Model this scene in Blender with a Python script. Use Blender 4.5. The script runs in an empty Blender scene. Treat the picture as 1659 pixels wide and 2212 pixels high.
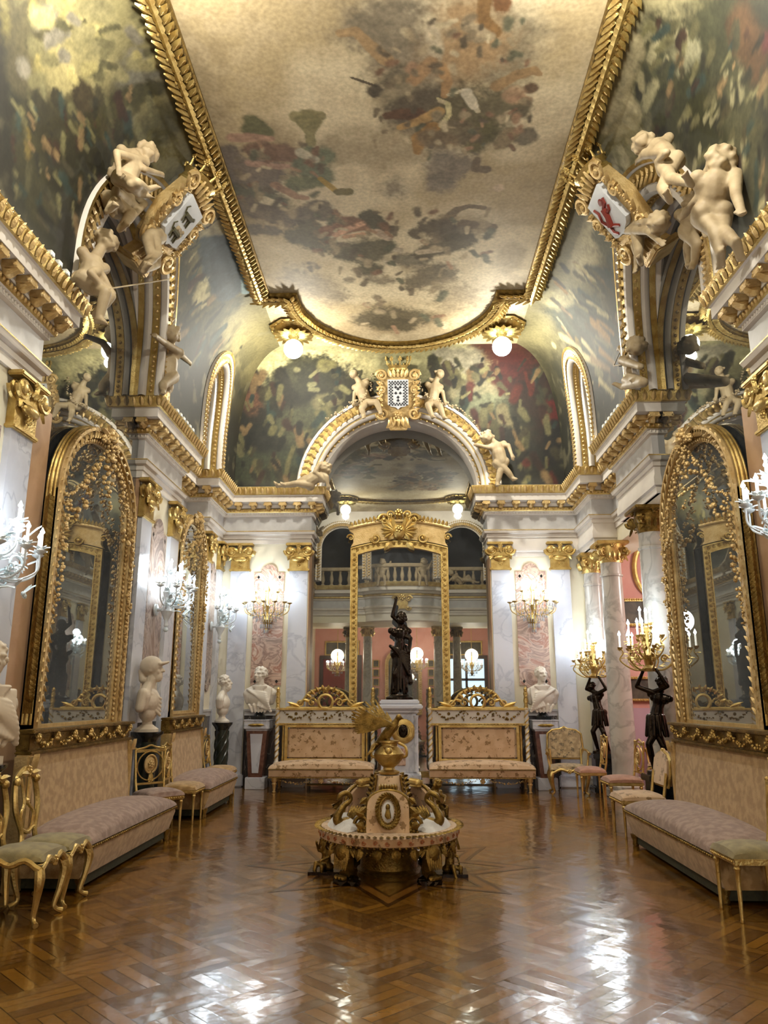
import bpy, bmesh, math, random
import numpy as np
from mathutils import Matrix, Vector, Euler
from mathutils.bvhtree import BVHTree
random.seed(7); rng = np.random.default_rng(7)
PI = math.pi
S = bpy.context.scene
C = S.collection
# ------------------------------------------------------------------ camera
CAM = Vector((0.12, 0.0, 1.55)); F = 1650.0; PW, PH = 1659.0, 2212.0
PITCH = math.radians(13.594); YAW = math.radians(1.6365)
cd = bpy.data.cameras.new('camera'); cam = bpy.data.objects.new('camera', cd); C.objects.link(cam)
cam.location = CAM; cam.rotation_euler = (PI/2+PITCH, 0, YAW)
cd.sensor_fit = 'VERTICAL'; cd.sensor_height = 36; cd.lens = 36*F/PH; cd.clip_start = .05; cd.clip_end = 200
S.camera = cam
CM = Euler((PI/2+PITCH, 0, YAW)).to_matrix()
RT, UP, FW = CM.col[0].copy(), CM.col[1].copy(), -CM.col[2]
def ray(px, py): return (FW*F + RT*(px-PW/2) - UP*(py-PH/2)).normalized()
def atY(px, py, Y): d = ray(px, py); return CAM + d*((Y-CAM.y)/d.y)      # point of a photograph pixel on the plane y = Y
def atX(px, py, X): d = ray(px, py); return CAM + d*((X-CAM.x)/d.x)
# ------------------------------------------------------------------ view, world, general light
S.view_settings.view_transform = 'Standard'; S.view_settings.look = 'None'
S.view_settings.exposure = 1.0; S.view_settings.gamma = 1.0; S.view_settings.use_curve_mapping = False
S.cycles.use_denoising = True; S.cycles.max_bounces = 10; S.cycles.glossy_bounces = 8; S.cycles.diffuse_bounces = 4
S.cycles.transmission_bounces = 5; S.cycles.sample_clamp_indirect = 6; S.cycles.sample_clamp_direct = 30
S.cycles.caustics_reflective = False; S.cycles.caustics_refractive = False; S.cycles.blur_glossy = 0.5
w = bpy.data.worlds.new('world'); S.world = w; w.use_nodes = True
w.node_tree.nodes['Background'].inputs[0].default_value = (.75, .72, .68, 1)
w.node_tree.nodes['Background'].inputs[1].default_value = 0.3
COOL = (.80, .90, 1.0); WARM = (1.0, .88, .66)
K_GLOBE, K_SCONCE, K_CANDEL, K_STRIP, K_HALL = 145, 10, 6, .8, 62      # watts
def point(name, loc, watts, col, r=.12):
    l = bpy.data.lights.new(name, 'POINT'); l.energy = watts; l.color = col; l.shadow_soft_size = r
    o = bpy.data.objects.new(name, l); C.objects.link(o); o.location = loc; return o
def strip(name, loc, rot, sx, sy, watts, col):
    l = bpy.data.lights.new(name, 'AREA'); l.shape = 'RECTANGLE'; l.size = sx; l.size_y = sy; l.energy = watts; l.color = col
    o = bpy.data.objects.new(name, l); C.objects.link(o); o.location = loc; o.rotation_euler = rot; return o
# uplight strips lying on top of the cornices (the photograph shows their housings behind the gilt edge)
ZC = 5.43
for sx in (-1, 1):
    strip('cornice_strip_light', (sx*3.06, 10.5, ZC+.06), (PI, sx*.75, 0), .06, 2.0, K_STRIP, WARM)
    strip('cornice_strip_light', (sx*3.06, 5.2, ZC+.06), (PI, sx*.75, 0), .06, 3.0, K_STRIP*1.5, WARM)
    strip('cornice_strip_light', (sx*2.2, 13.90, ZC+.06), (PI-.75, 0, 0), 1.3, .06, K_STRIP*.5, WARM)
# ------------------------------------------------------------------ materials
def srgb(h):
    h = h.lstrip('#'); c = [int(h[i:i+2], 16)/255 for i in (0, 2, 4)]
    return tuple(x/12.92 if x <= .04045 else ((x+.055)/1.055)**2.4 for x in c)
MATS = {}
def mat(name, c1, c2=None, rough=.5, metal=0, scale=6, detail=5, bump=0, bscale=40, dist=0, coat=0, trans=0, emit=0, lo=.35, hi=.65, stretch=None, sheen=0, ior=1.5):
    m = bpy.data.materials.new(name); m.use_nodes = True; N = m.node_tree.nodes; L = m.node_tree.links
    b = N['Principled BSDF']; b.inputs['Roughness'].default_value = rough; b.inputs['Metallic'].default_value = metal
    b.inputs['Base Color'].default_value = (*srgb(c1), 1); b.inputs['IOR'].default_value = ior
    if coat: b.inputs['Coat Weight'].default_value = coat; b.inputs['Coat Roughness'].default_value = .12
    if trans: b.inputs['Transmission Weight'].default_value = trans
    if sheen: b.inputs['Sheen Weight'].default_value = sheen
    if emit:
        b.inputs['Emission Color'].default_value = (*srgb(c1), 1); b.inputs['Emission Strength'].default_value = emit
        if name.startswith('flame'): m.cycles.emission_sampling = 'NONE'
    tc = N.new('ShaderNodeTexCoord'); vec = tc.outputs['Object']
    if stretch:
        mp = N.new('ShaderNodeMapping'); mp.inputs['Scale'].default_value = stretch; L.new(vec, mp.inputs[0]); vec = mp.outputs[0]
    if c2:
        n = N.new('ShaderNodeTexNoise'); n.inputs['Scale'].default_value = scale; n.inputs['Detail'].default_value = detail; n.inputs['Distortion'].default_value = dist
        L.new(vec, n.inputs['Vector']); r = N.new('ShaderNodeValToRGB'); L.new(n.outputs['Fac'], r.inputs[0])
        r.color_ramp.elements[0].position = lo; r.color_ramp.elements[1].position = hi
        r.color_ramp.elements[0].color = (*srgb(c1), 1); r.color_ramp.elements[1].color = (*srgb(c2), 1); L.new(r.outputs[0], b.inputs['Base Color'])
        m['ramp'] = r.name
    if bump:
        n2 = N.new('ShaderNodeTexNoise'); n2.inputs['Scale'].default_value = bscale; n2.inputs['Detail'].default_value = 3; L.new(vec, n2.inputs['Vector'])
        bp = N.new('ShaderNodeBump'); bp.inputs['Strength'].default_value = bump; bp.inputs['Distance'].default_value = .02
        L.new(n2.outputs['Fac'], bp.inputs['Height']); L.new(bp.outputs[0], b.inputs['Normal'])
    MATS[name] = m; return m
def ramp_add(m, stops):
    r = m.node_tree.nodes[m['ramp']].color_ramp
    for p, h in stops: e = r.elements.new(p); e.color = (*srgb(h), 1)
GOLD = mat('gilding', 'b39352', 'd6bc78', rough=.34, metal=.8, scale=9, bump=.25, bscale=60)
GOLDP = mat('gilding_pale', 'c4a368', 'dcc088', rough=.42, metal=.5, scale=9, bump=.3, bscale=45)
GOLDD = mat('gilding_aged', '6c5526', '977a3c', rough=.36, metal=.8, scale=14, bump=.35, bscale=60)
STUC = mat('stucco_white', 'dcd3c8', 'e8e0d4', rough=.6, scale=3)
CREAM = mat('stucco_cream', 'e6dbbd', 'eee6cd', rough=.5, scale=2)
STONE = mat('stucco_sculpture', 'a08c6c', 'b9a684', rough=.62, scale=5, bump=.1, bscale=30)
FRIEZE = mat('frieze_marble', 'b9b6b4', 'cac8c6', rough=.4, scale=5, detail=8)
WMARB = mat('pilaster_marble', 'c6c8d1', 'd4d6dd', rough=.22, scale=1.6, detail=10, dist=.6)
ramp_add(WMARB, [(.475, 'cfd1d8'), (.50, 'b7bac4'), (.52, 'd2d4da')])
CMARB = mat('column_marble', 'aaa69d', 'cac5bb', rough=.25, scale=2.2, detail=12, dist=.8, lo=.3, hi=.7)
ramp_add(CMARB, [(.47, 'bfbab1'), (.52, 'a7a299'), (.56, 'c4bfb5')])
BREC = mat('breccia_marble', 'b79a86', 'c9a48c', rough=.22, scale=1.6, detail=6, dist=3.2, lo=.2, hi=.8)
ramp_add(BREC, [(.34, '8d7568'), (.42, 'd0b29c'), (.48, '94766a'), (.54, 'd8bda8'), (.6, 'a5705c'), (.68, 'dcc8b4')])
BRECG = mat('breccia_marble_grey', '9a8a80', 'a89a90', rough=.22, scale=1.3, detail=6, dist=3.5, lo=.2, hi=.8)
ramp_add(BRECG, [(.36, '7a6c66'), (.43, 'b8a498'), (.49, '83716a'), (.55, 'bba89a'), (.62, '8e7668'), (.7, 'b39c8e')])
ORANGE = mat('ochre_marble', 'b58f6c', 'c9a37f', rough=.35, scale=2.5, detail=8, dist=1)
DMARB = mat('dado_marble', '3a3634', '57504c', rough=.2, scale=3, detail=10, dist=2, stretch=(1, 1, .35))
ramp_add(DMARB, [(.5, '453f3d'), (.52, '8a837c'), (.54, '423d3b')])
BLACKM = mat('black_marble', '17191a', '26292a', rough=.15, scale=3, detail=8, dist=2)
def hazy(name, tint, haze_tint, k):
    # silvered glass with pale haze mixed in as diffuse colour, lightening its reflections
    m = mat(name, tint, rough=.012, metal=1); N = m.node_tree.nodes; L = m.node_tree.links; d = N.new('ShaderNodeBsdfDiffuse'); d.inputs[0].default_value = (*srgb(haze_tint), 1)
    x = N.new('ShaderNodeMixShader'); tc = N.new('ShaderNodeTexCoord'); n = N.new('ShaderNodeTexNoise'); n.inputs['Scale'].default_value = 1.3; n.inputs['Detail'].default_value = 5; L.new(tc.outputs['Object'], n.inputs[0])
    r = N.new('ShaderNodeMapRange'); r.inputs[1].default_value = .3; r.inputs[2].default_value = .75; r.inputs[3].default_value = k*.5; r.inputs[4].default_value = k*1.5; L.new(n.outputs['Fac'], r.inputs[0])
    L.new(r.outputs[0], x.inputs[0]); L.new(N['Principled BSDF'].outputs[0], x.inputs[1]); L.new(d.outputs[0], x.inputs[2]); L.new(x.outputs[0], N['Material Output'].inputs[0]); return m
MIRROR = hazy('mirror_glass', 'b4b6b2', 'b9bfc4', .10)
MIRRORH = hazy('mirror_plate', '9b9c98', 'b9bfc4', .07)
BRONZE = mat('bronze', '33291f', '221a14', rough=.22, metal=.85, scale=6, bump=.2, bscale=25)
BUST = mat('bust_marble', 'd8cfbf', 'e6dfd2', rough=.45, scale=4, detail=6)
BUSTB = mat('bust_marble_warm', 'cdbda4', 'dccdb6', rough=.5, scale=4, detail=6)
GLASSB = mat('murano_glass', 'eef4f5', rough=.12, trans=.25, ior=1.45)
GLASSL = mat('murano_leaf', 'cfe2e6', 'eef5f6', rough=.2, trans=.15)
CRYS = mat('crystal', 'eef2f6', rough=.04, trans=.6, ior=1.6)
CANDLE = mat('candle_tube', 'f2ece0', rough=.4, emit=.5)
FLAME = mat('flame_bulb', 'dff2ff', rough=.3, emit=26)
GLOBE = mat('globe_glass', 'eafaf0', rough=.2, emit=7)
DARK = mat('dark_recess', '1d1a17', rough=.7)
PINKW = mat('pink_wall_silk', 'c98d80', 'd29a8c', rough=.7, scale=2)
LILAC = mat('lilac_dado', 'b795a0', rough=.7)
REDW = mat('red_wall', '7d3a30', '8a4238', rough=.7, scale=2)
WOODD = mat('dark_wood', '3a2920', '4a352a', rough=.35, scale=4)
ROPE = mat('red_rope', '7a1f24', rough=.7)
WIRE = mat('steel_wire', '8d867a', rough=.4, metal=.7)
CURT = mat('bright_window', 'b9d3ea', rough=.6, emit=2.2)
def fabric(name, c1, c2, scale, spots=None):
    m = mat(name, c1, c2, rough=.75, scale=scale, detail=4, bump=.25, bscale=180, sheen=.3, lo=.42, hi=.6)
    N = m.node_tree.nodes; L = m.node_tree.links
    if spots:
        b = N['Principled BSDF']; src = b.inputs['Base Color'].links[0].from_socket
        v = N.new('ShaderNodeTexVoronoi'); v.inputs['Scale'].default_value = spots[1]; tc = N.new('ShaderNodeTexCoord')
        n = N.new('ShaderNodeTexNoise'); n.inputs['Scale'].default_value = spots[1]*3; mx = N.new('ShaderNodeMix'); mx.data_type = 'VECTOR'
        mx.inputs[0].default_value = .12; L.new(tc.outputs['Object'], mx.inputs[4]); L.new(n.outputs['Color'], mx.inputs[5]); L.new(tc.outputs['Object'], n.inputs['Vector'])
        L.new(mx.outputs[1], v.inputs['Vector']); r = N.new('ShaderNodeValToRGB'); r.color_ramp.elements[0].position = .28; r.color_ramp.elements[1].position = .36
        r.color_ramp.elements[0].color = (1, 1, 1, 1); r.color_ramp.elements[1].color = (0, 0, 0, 1); L.new(v.outputs['Distance'], r.inputs[0])
        m2 = N.new('ShaderNodeMix'); m2.data_type = 'RGBA'; L.new(r.outputs[0], m2.inputs[0]); L.new(src, m2.inputs[6]); m2.inputs[7].default_value = (*srgb(spots[0]), 1)
        L.new(m2.outputs[2], b.inputs['Base Color'])
    return m
DAMASK = fabric('damask_sand', 'a17e49', 'bd9a66', 14)
VELVET = fabric('velvet_mauve', '85695a', 'a08574', 16)
FLORAL = fabric('floral_silk', 'c6a47e', 'd3b48f', 6, ('8f7048', 10))
TAPES = fabric('tapestry_floral', '9a8460', 'b9a27a', 14, ('6d6048', 12))
GREEND = fabric('green_damask', '7d7048', '97885a', 12)
PINKS = fabric('rose_velvet', '9c7058', 'ab7f66', 12)
GREENB = mat('dark_green_fringe', '2c2d1c', '3d3b25', rough=.8, scale=30)
WTUFT = fabric('white_silk', 'd9d6d2', 'e4e2de', 8)
# parquet: square basket-weave blocks laid on the diagonal, oiled to a shine
def parquet():
    m = bpy.data.materials.new('parquet'); m.use_nodes = True; N = m.node_tree.nodes; L = m.node_tree.links; b = N['Principled BSDF']
    tc = N.new('ShaderNodeTexCoord'); mp = N.new('ShaderNodeMapping'); mp.inputs['Rotation'].default_value = (0, 0, PI/4); L.new(tc.outputs['Object'], mp.inputs[0])
    def bricks(rz):
        q = N.new('ShaderNodeMapping'); q.inputs['Rotation'].default_value = (0, 0, rz); L.new(mp.outputs[0], q.inputs[0])
        t = N.new('ShaderNodeTexBrick'); t.offset = .0; t.inputs['Scale'].default_value = 1
        t.inputs['Brick Width'].default_value = .42; t.inputs['Row Height'].default_value = .084; t.inputs['Mortar Size'].default_value = .0035
        t.inputs['Color1'].default_value = (*srgb('8c601c'), 1); t.inputs['Color2'].default_value = (*srgb('58380d'), 1); t.inputs['Mortar'].default_value = (*srgb('231203'), 1)
        L.new(q.outputs[0], t.inputs[0]); return t
    A, B = bricks(0), bricks(PI/2)
    ck = N.new('ShaderNodeTexChecker'); ck.inputs['Scale'].default_value = 1/.42; L.new(mp.outputs[0], ck.inputs[0])
    mx = N.new('ShaderNodeMix'); mx.data_type = 'RGBA'; L.new(ck.outputs['Fac'], mx.inputs[0]); L.new(A.outputs[0], mx.inputs[6]); L.new(B.outputs[0], mx.inputs[7])
    n = N.new('ShaderNodeTexNoise'); n.inputs['Scale'].default_value = 2.2; n.inputs['Detail'].default_value = 6; L.new(tc.outputs['Object'], n.inputs[0])
    m2 = N.new('ShaderNodeMix'); m2.data_type = 'RGBA'; m2.blend_type = 'MULTIPLY'; m2.inputs[0].default_value = .4
    r = N.new('ShaderNodeValToRGB'); r.color_ramp.elements[0].position = .3; r.color_ramp.elements[1].position = .7; r.color_ramp.elements[0].color = (.5, .45, .36, 1); r.color_ramp.elements[1].color = (1.1, 1.05, .95, 1)
    L.new(n.outputs['Fac'], r.inputs[0]); L.new(mx.outputs[2], m2.inputs[6]); L.new(r.outputs[0], m2.inputs[7]); L.new(m2.outputs[2], b.inputs['Base Color'])
    b.inputs['Roughness'].default_value = .2; b.inputs['IOR'].default_value = 1.6; b.inputs['Coat Weight'].default_value = .6; b.inputs['Coat Roughness'].default_value = .08
    h = N.new('ShaderNodeMix'); h.data_type = 'FLOAT'; L.new(ck.outputs['Fac'], h.inputs[0]); L.new(A.outputs['Fac'], h.inputs[2]); L.new(B.outputs['Fac'], h.inputs[3])
    n3 = N.new('ShaderNodeTexNoise'); n3.inputs['Scale'].default_value = 7; n3.inputs['Detail'].default_value = 2; L.new(mp.outputs[0], n3.inputs[0])
    hc = N.new('ShaderNodeMath'); hc.operation = 'SUBTRACT'; L.new(n3.outputs['Fac'], hc.inputs[0]); L.new(h.outputs[0], hc.inputs[1])
    bp = N.new('ShaderNodeBump'); bp.inputs['Strength'].default_value = .10; bp.inputs['Distance'].default_value = .02; L.new(hc.outputs[0], bp.inputs['Height']); L.new(bp.outputs[0], b.inputs['Normal'])
    L.new(bp.outputs[0], b.inputs['Coat Normal'])
    # every strip lies a hair out of level with its neighbours
    cm = N.new('ShaderNodeMix'); cm.data_type = 'RGBA'; L.new(ck.outputs['Fac'], cm.inputs[0]); L.new(A.outputs[0], cm.inputs[6]); L.new(B.outputs[0], cm.inputs[7])
    wn = N.new('ShaderNodeTexWhiteNoise'); wn.noise_dimensions = '3D'; L.new(cm.outputs[2], wn.inputs['Vector'])
    sb = N.new('ShaderNodeVectorMath'); sb.operation = 'SUBTRACT'; L.new(wn.outputs['Color'], sb.inputs[0]); sb.inputs[1].default_value = (.5, .5, .5)
    ms = N.new('ShaderNodeVectorMath'); ms.operation = 'MULTIPLY'; L.new(sb.outputs[0], ms.inputs[0]); ms.inputs[1].default_value = (.03, .03, 0)
    ge = N.new('ShaderNodeNewGeometry'); ad = N.new('ShaderNodeVectorMath'); ad.operation = 'ADD'; L.new(ge.outputs['Normal'], ad.inputs[0]); L.new(ms.outputs[0], ad.inputs[1])
    nz = N.new('ShaderNodeVectorMath'); nz.operation = 'NORMALIZE'; L.new(ad.outputs[0], nz.inputs[0]); L.new(nz.outputs[0], bp.inputs['Normal'])
    return m
PARQ = parquet()
def painted():
    m = bpy.data.materials.new('fresco'); m.use_nodes = True; N = m.node_tree.nodes; L = m.node_tree.links; b = N['Principled BSDF']; b.inputs['Roughness'].default_value = .7
    a = N.new('ShaderNodeAttribute'); a.attribute_name = 'paint'; tc = N.new('ShaderNodeTexCoord')
    n = N.new('ShaderNodeTexNoise'); n.inputs['Scale'].default_value = 22; n.inputs['Detail'].default_value = 6; L.new(tc.outputs['Object'], n.inputs[0])
    r = N.new('ShaderNodeValToRGB'); r.color_ramp.elements[0].position = .3; r.color_ramp.elements[1].position = .7; r.color_ramp.elements[0].color = (.8, .78, .74, 1); r.color_ramp.elements[1].color = (1.12, 1.1, 1.08, 1); L.new(n.outputs['Fac'], r.inputs[0])
    x = N.new('ShaderNodeMix'); x.data_type = 'RGBA'; x.blend_type = 'MULTIPLY'; x.inputs[0].default_value = 1; L.new(a.outputs['Color'], x.inputs[6]); L.new(r.outputs[0], x.inputs[7]); L.new(x.outputs[2], b.inputs['Base Color'])
    return m
FRESCO = painted()
# ------------------------------------------------------------------ mesh helpers
def T(x, y, z): return Matrix.Translation((x, y, z))
def R(a, ax='Z'): return Matrix.Rotation(a, 4, ax)
def SC(x, y, z): return Matrix.Diagonal((x, y, z, 1))
I4 = Matrix.Identity(4)
_ico = {}
def ico(s):
    if s not in _ico:
        bm = bmesh.new(); bmesh.ops.create_icosphere(bm, subdivisions=s, radius=1); bm.verts.ensure_lookup_table()
        _ico[s] = ([v.co.copy() for v in bm.verts], [[v.index for v in f.verts] for f in bm.faces]); bm.free()
    return _ico[s]
def bez(pts, n=8):
    """smooth Catmull-Rom curve through points"""
    P = [Vector(p) for p in pts]; out = []
    for i in range(len(P)-1):
        p0 = P[i-1] if i else P[0]*2-P[1]; p1, p2 = P[i], P[i+1]; p3 = P[i+2] if i+2 < len(P) else P[-1]*2-P[-2]
        for k in range(n):
            t = k/n; out.append(.5*((2*p1)+(p2-p0)*t+(2*p0-5*p1+4*p2-p3)*t*t+(3*p1-p0-3*p2+p3)*t**3))
    out.append(P[-1]); return out
def lerp(a, b, t): return a+(b-a)*t
class MB:
    def __init__(s): s.v = []; s.f = []; s.mi = []; s.M = I4; s.m = 0
    def add(s, vs, fs):
        o = len(s.v); M = s.M; s.v += [M @ Vector(v) for v in vs]; s.f += [[i+o for i in f] for f in fs]; s.mi += [s.m]*len(fs)
    def box(s, x0, x1, y0, y1, z0, z1):
        s.add([(x0,y0,z0),(x1,y0,z0),(x1,y1,z0),(x0,y1,z0),(x0,y0,z1),(x1,y0,z1),(x1,y1,z1),(x0,y1,z1)], [(0,3,2,1),(4,5,6,7),(0,1,5,4),(1,2,6,5),(2,3,7,6),(3,0,4,7)]); return s
    def bbox(s, x0, x1, y0, y1, z0, z1, b=.01):
        bm = bmesh.new(); bmesh.ops.create_cube(bm, size=1, matrix=T((x0+x1)/2,(y0+y1)/2,(z0+z1)/2) @ SC(x1-x0,y1-y0,z1-z0))
        bmesh.ops.bevel(bm, geom=bm.edges[:], offset=b, segments=2, affect='EDGES'); s.bm(bm); return s
    def bm(s, bm):
        bm.verts.ensure_lookup_table(); s.add([v.co.copy() for v in bm.verts], [[v.index for v in f.verts] for f in bm.faces]); bm.free()
    def ball(s, c, r, sub=2, rot=None):
        vs, fs = ico(sub); r = (r, r, r) if not hasattr(r, '__len__') else r
        A = T(*c) @ (rot or I4) @ SC(*r); s.add([A @ v for v in vs], fs); return s
    def lathe(s, prof, c=(0,0,0), n=24, rot=None, caps=True, sx=1, sy=1, a0=0, a1=2*PI):
        full = abs(a1-a0-2*PI) < 1e-6; k = n if full else n+1; A = T(*c) @ (rot or I4); vs = []
        for r, z in prof:
            for i in range(k): a = a0+(a1-a0)*i/n; vs.append(A @ Vector((r*math.cos(a)*sx, r*math.sin(a)*sy, z)))
        fs = []
        for j in range(len(prof)-1):
            for i in range(n if full else n): a, b = j*k+i, j*k+(i+1) % k; fs.append((a, b, b+k, a+k))
        if caps and full: fs.append(tuple(range(k-1, -1, -1))); fs.append(tuple((len(prof)-1)*k+i for i in range(k)))
        s.add(vs, fs); return s
    def tube(s, pts, r, n=8, closed=False):
        P = [Vector(p) for p in pts]; k = len(P); rr = [r]*k if not hasattr(r, '__len__') else list(r)
        if len(rr) != k: rr = [rr[0]+(rr[-1]-rr[0])*i/(k-1) for i in range(k)] if len(rr) == 2 else list(np.interp(np.linspace(0, 1, k), np.linspace(0, 1, len(rr)), rr))
        vs = []; prev = None
        for i in range(k):
            t = (P[(i+1) % k]-P[i-1]) if closed else (P[min(i+1, k-1)]-P[max(i-1, 0)])
            t = t.normalized() if t.length > 1e-9 else Vector((0, 0, 1))
            if prev is None: u = t.orthogonal().normalized()
            else: u = prev-t*prev.dot(t); u = u.normalized() if u.length > 1e-6 else t.orthogonal().normalized()
            prev = u; q = t.cross(u)
            for j in range(n): a = 2*PI*j/n; vs.append(P[i]+(u*math.cos(a)+q*math.sin(a))*rr[i])
        fs = [(i*n+j, i*n+(j+1) % n, ((i+1) % k)*n+(j+1) % n, ((i+1) % k)*n+j) for i in range(k if closed else k-1) for j in range(n)]
        if not closed: fs += [tuple(range(n-1, -1, -1)), tuple((k-1)*n+j for j in range(n))]
        s.add(vs, fs); return s
    def prism(s, poly, y0, y1, axis='Y'):
        """polygon in x,z extruded along y (axis 'Y'), in x,y along z ('Z'), in y,z along x ('X')"""
        n = len(poly); f = {'Y': lambda a, b, h: (a, h, b), 'Z': lambda a, b, h: (a, b, h), 'X': lambda a, b, h: (h, a, b)}[axis]
        vs = [f(a, b, y0) for a, b in poly]+[f(a, b, y1) for a, b in poly]
        s.add(vs, [tuple(range(n)), tuple(range(2*n-1, n-1, -1))]+[(i, i+n, (i+1) % n+n, (i+1) % n) for i in range(n)]); return s
    def frame(s, outer, inner, y0, y1):
        """ring between two equal-count outlines in x,z, extruded y0..y1"""
        n = len(outer); vs = []
        for y in (y0, y1):
            vs += [(a, y, b) for a, b in outer]+[(a, y, b) for a, b in inner]
        fs = []
        for i in range(n):
            j = (i+1) % n; fs += [(i, j, n+j, n+i), (2*n+i, 3*n+i, 3*n+j, 2*n+j), (i, 2*n+i, 2*n+j, j), (n+i, n+j, 3*n+j, 3*n+i)]
        s.add(vs, fs); return s
    def grid(s, P):
        """P: rows of points"""
        k = len(P[0]); s.add([p for row in P for p in row], [(i*k+j, i*k+j+1, (i+1)*k+j+1, (i+1)*k+j) for i in range(len(P)-1) for j in range(k-1)]); return s
    def sweep(s, path, prof, closed=False):
        """profile (out, z) swept along a plan polyline, outward = right-hand side"""
        P = [Vector((p[0], p[1])) for p in path]; n = len(P); rows = []
        for i in range(n):
            a = P[i]-P[i-1] if (i or closed) else P[1]-P[0]; b = P[(i+1) % n]-P[i] if (i < n-1 or closed) else a
            a = a.normalized(); b = b.normalized(); na = Vector((a.y, -a.x)); nb = Vector((b.y, -b.x)); m = na+nb; m = m/max(.2, m.dot(na))
            rows.append([(P[i].x+m.x*o, P[i].y+m.y*o, z) for o, z in prof])
        if closed: rows.append(rows[0])
        s.grid(rows); return s
    def leaf(s, o, d, nrm, l, w, curl=.3, lift=.02):
        d = Vector(d).normalized(); nrm = Vector(nrm).normalized(); b = d.cross(nrm).normalized(); o = Vector(o); rows = []
        for t, ww in ((0, .35), (.3, 1), (.65, .8), (1, .02)):
            c = o+d*(l*t)+nrm*(lift+curl*l*t*(1-t*.4)*(.6 if t < .9 else .35))
            rows.append([c-b*(w*ww*.5)-nrm*(.12*w), c+nrm*(.15*w), c+b*(w*ww*.5)-nrm*(.12*w)])
        s.grid(rows); return s
    def scroll(s, c, u, v, r0, turns=1.5, th=.02, cw=1, n=22, r1=.15):
        """spiral volute in plane u,v round c"""
        u = Vector(u); v = Vector(v); c = Vector(c); pts = []
        for i in range(n+1):
            t = i/n; a = 2*PI*turns*t*cw; r = r0*(1-t*(1-r1)); pts.append(c+u*(r*math.cos(a))+v*(r*math.sin(a)))
        s.tube(pts, [th, th*.55], 6); s.ball(c, th*1.5, 1); return s
    def flower(s, c, nrm, r):
        nrm = Vector(nrm).normalized(); u = nrm.orthogonal().normalized(); q = nrm.cross(u); c = Vector(c)
        for k in range(6): a = k*PI/3; s.ball(c+(u*math.cos(a)+q*math.sin(a))*r*.6, r*.42, 1)
        s.ball(c+nrm*r*.25, r*.4, 1); return s
    def garland(s, pts, r, step=None, seed=0):
        rr = random.Random(seed); P = [Vector(p) for p in pts]; step = step or r*1.1; acc = 0; tot = sum((P[i+1]-P[i]).length for i in range(len(P)-1)); n = max(3, int(tot/step)); seg = 0; base = 0
        for k in range(n+1):
            d = tot*k/n
            while seg < len(P)-2 and base+(P[seg+1]-P[seg]).length < d: base += (P[seg+1]-P[seg]).length; seg += 1
            L = (P[seg+1]-P[seg]).length; p = lerp(P[seg], P[seg+1], min(1, max(0, (d-base)/max(L, 1e-6))))
            f = .65+.5*math.sin(PI*k/n)
            for _ in range(2): s.ball(p+Vector((rr.uniform(-1, 1), rr.uniform(-1, 1), rr.uniform(-1, 1)))*r*.55*f, r*f*rr.uniform(.25, .55), 1)
        for _ in range(2):
            d = Vector((rr.uniform(-1, 1), rr.uniform(-1, 1), rr.uniform(-1, 1))).normalized(); s.leaf(p-d*r*.3*f, d, d.orthogonal(), r*1.5*f, r*.7*f, .3, .004)
        return s
    def swag(s, a, b, sag, r, n=10, seed=0, drop=(0, 0, -1)):
        a = Vector(a); b = Vector(b); s.garland([lerp(a, b, i/n)+Vector(drop)*(sag*4*(i/n)*(1-i/n)) for i in range(n+1)], r, seed=seed); return s
def link(o): C.objects.link(o); return o
LOCALM = {}
def M_of(o):
    m = Matrix.LocRotScale(o.location, o.rotation_euler, o.scale)
    return M_of(o.parent) @ m if o.parent else m
def obj(name, mb, mats, parent=None, world=False, smooth=40):
    me = bpy.data.meshes.new(name); vs = mb.v
    if world and parent: inv = M_of(parent).inverted(); vs = [inv @ v for v in vs]
    me.from_pydata(vs, [], mb.f)
    for m in (mats if isinstance(mats, (list, tuple)) else [mats]): me.materials.append(m)
    if isinstance(mats, (list, tuple)): me.polygons.foreach_set('material_index', mb.mi)
    me.polygons.foreach_set('use_smooth', [True]*len(me.polygons)); me.update()
    if smooth < 180: me.set_sharp_from_angle(angle=math.radians(smooth))
    o = link(bpy.data.objects.new(name, me)); o.parent = parent; return o
def thing(name, label, cat, loc=(0,0,0), rz=0, group=None):
    o = link(bpy.data.objects.new(name, None)); o.location = loc; o.rotation_euler = (0, 0, rz); o.empty_display_size = .1
    o['label'] = label; o['category'] = cat
    if group: o['group'] = group
    return o
def tag(o, label, cat, group=None):
    o['label'] = label; o['category'] = cat
    if group: o['group'] = group
    return o
def struct(name, mb=None, m=None, parent=None, **k):
    o = obj(name, mb, m, parent, **k) if mb else link(bpy.data.objects.new(name, None))
    if not mb: o.parent = parent
    if parent is None: o['kind'] = 'structure'
    return o
def copy_tree(o, parent=None, **kw):
    c = o.copy(); C.objects.link(c); c.parent = parent
    for ch in o.children: copy_tree(ch, c)
    for k, v in kw.items(): c[k] = v
    return c
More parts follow.
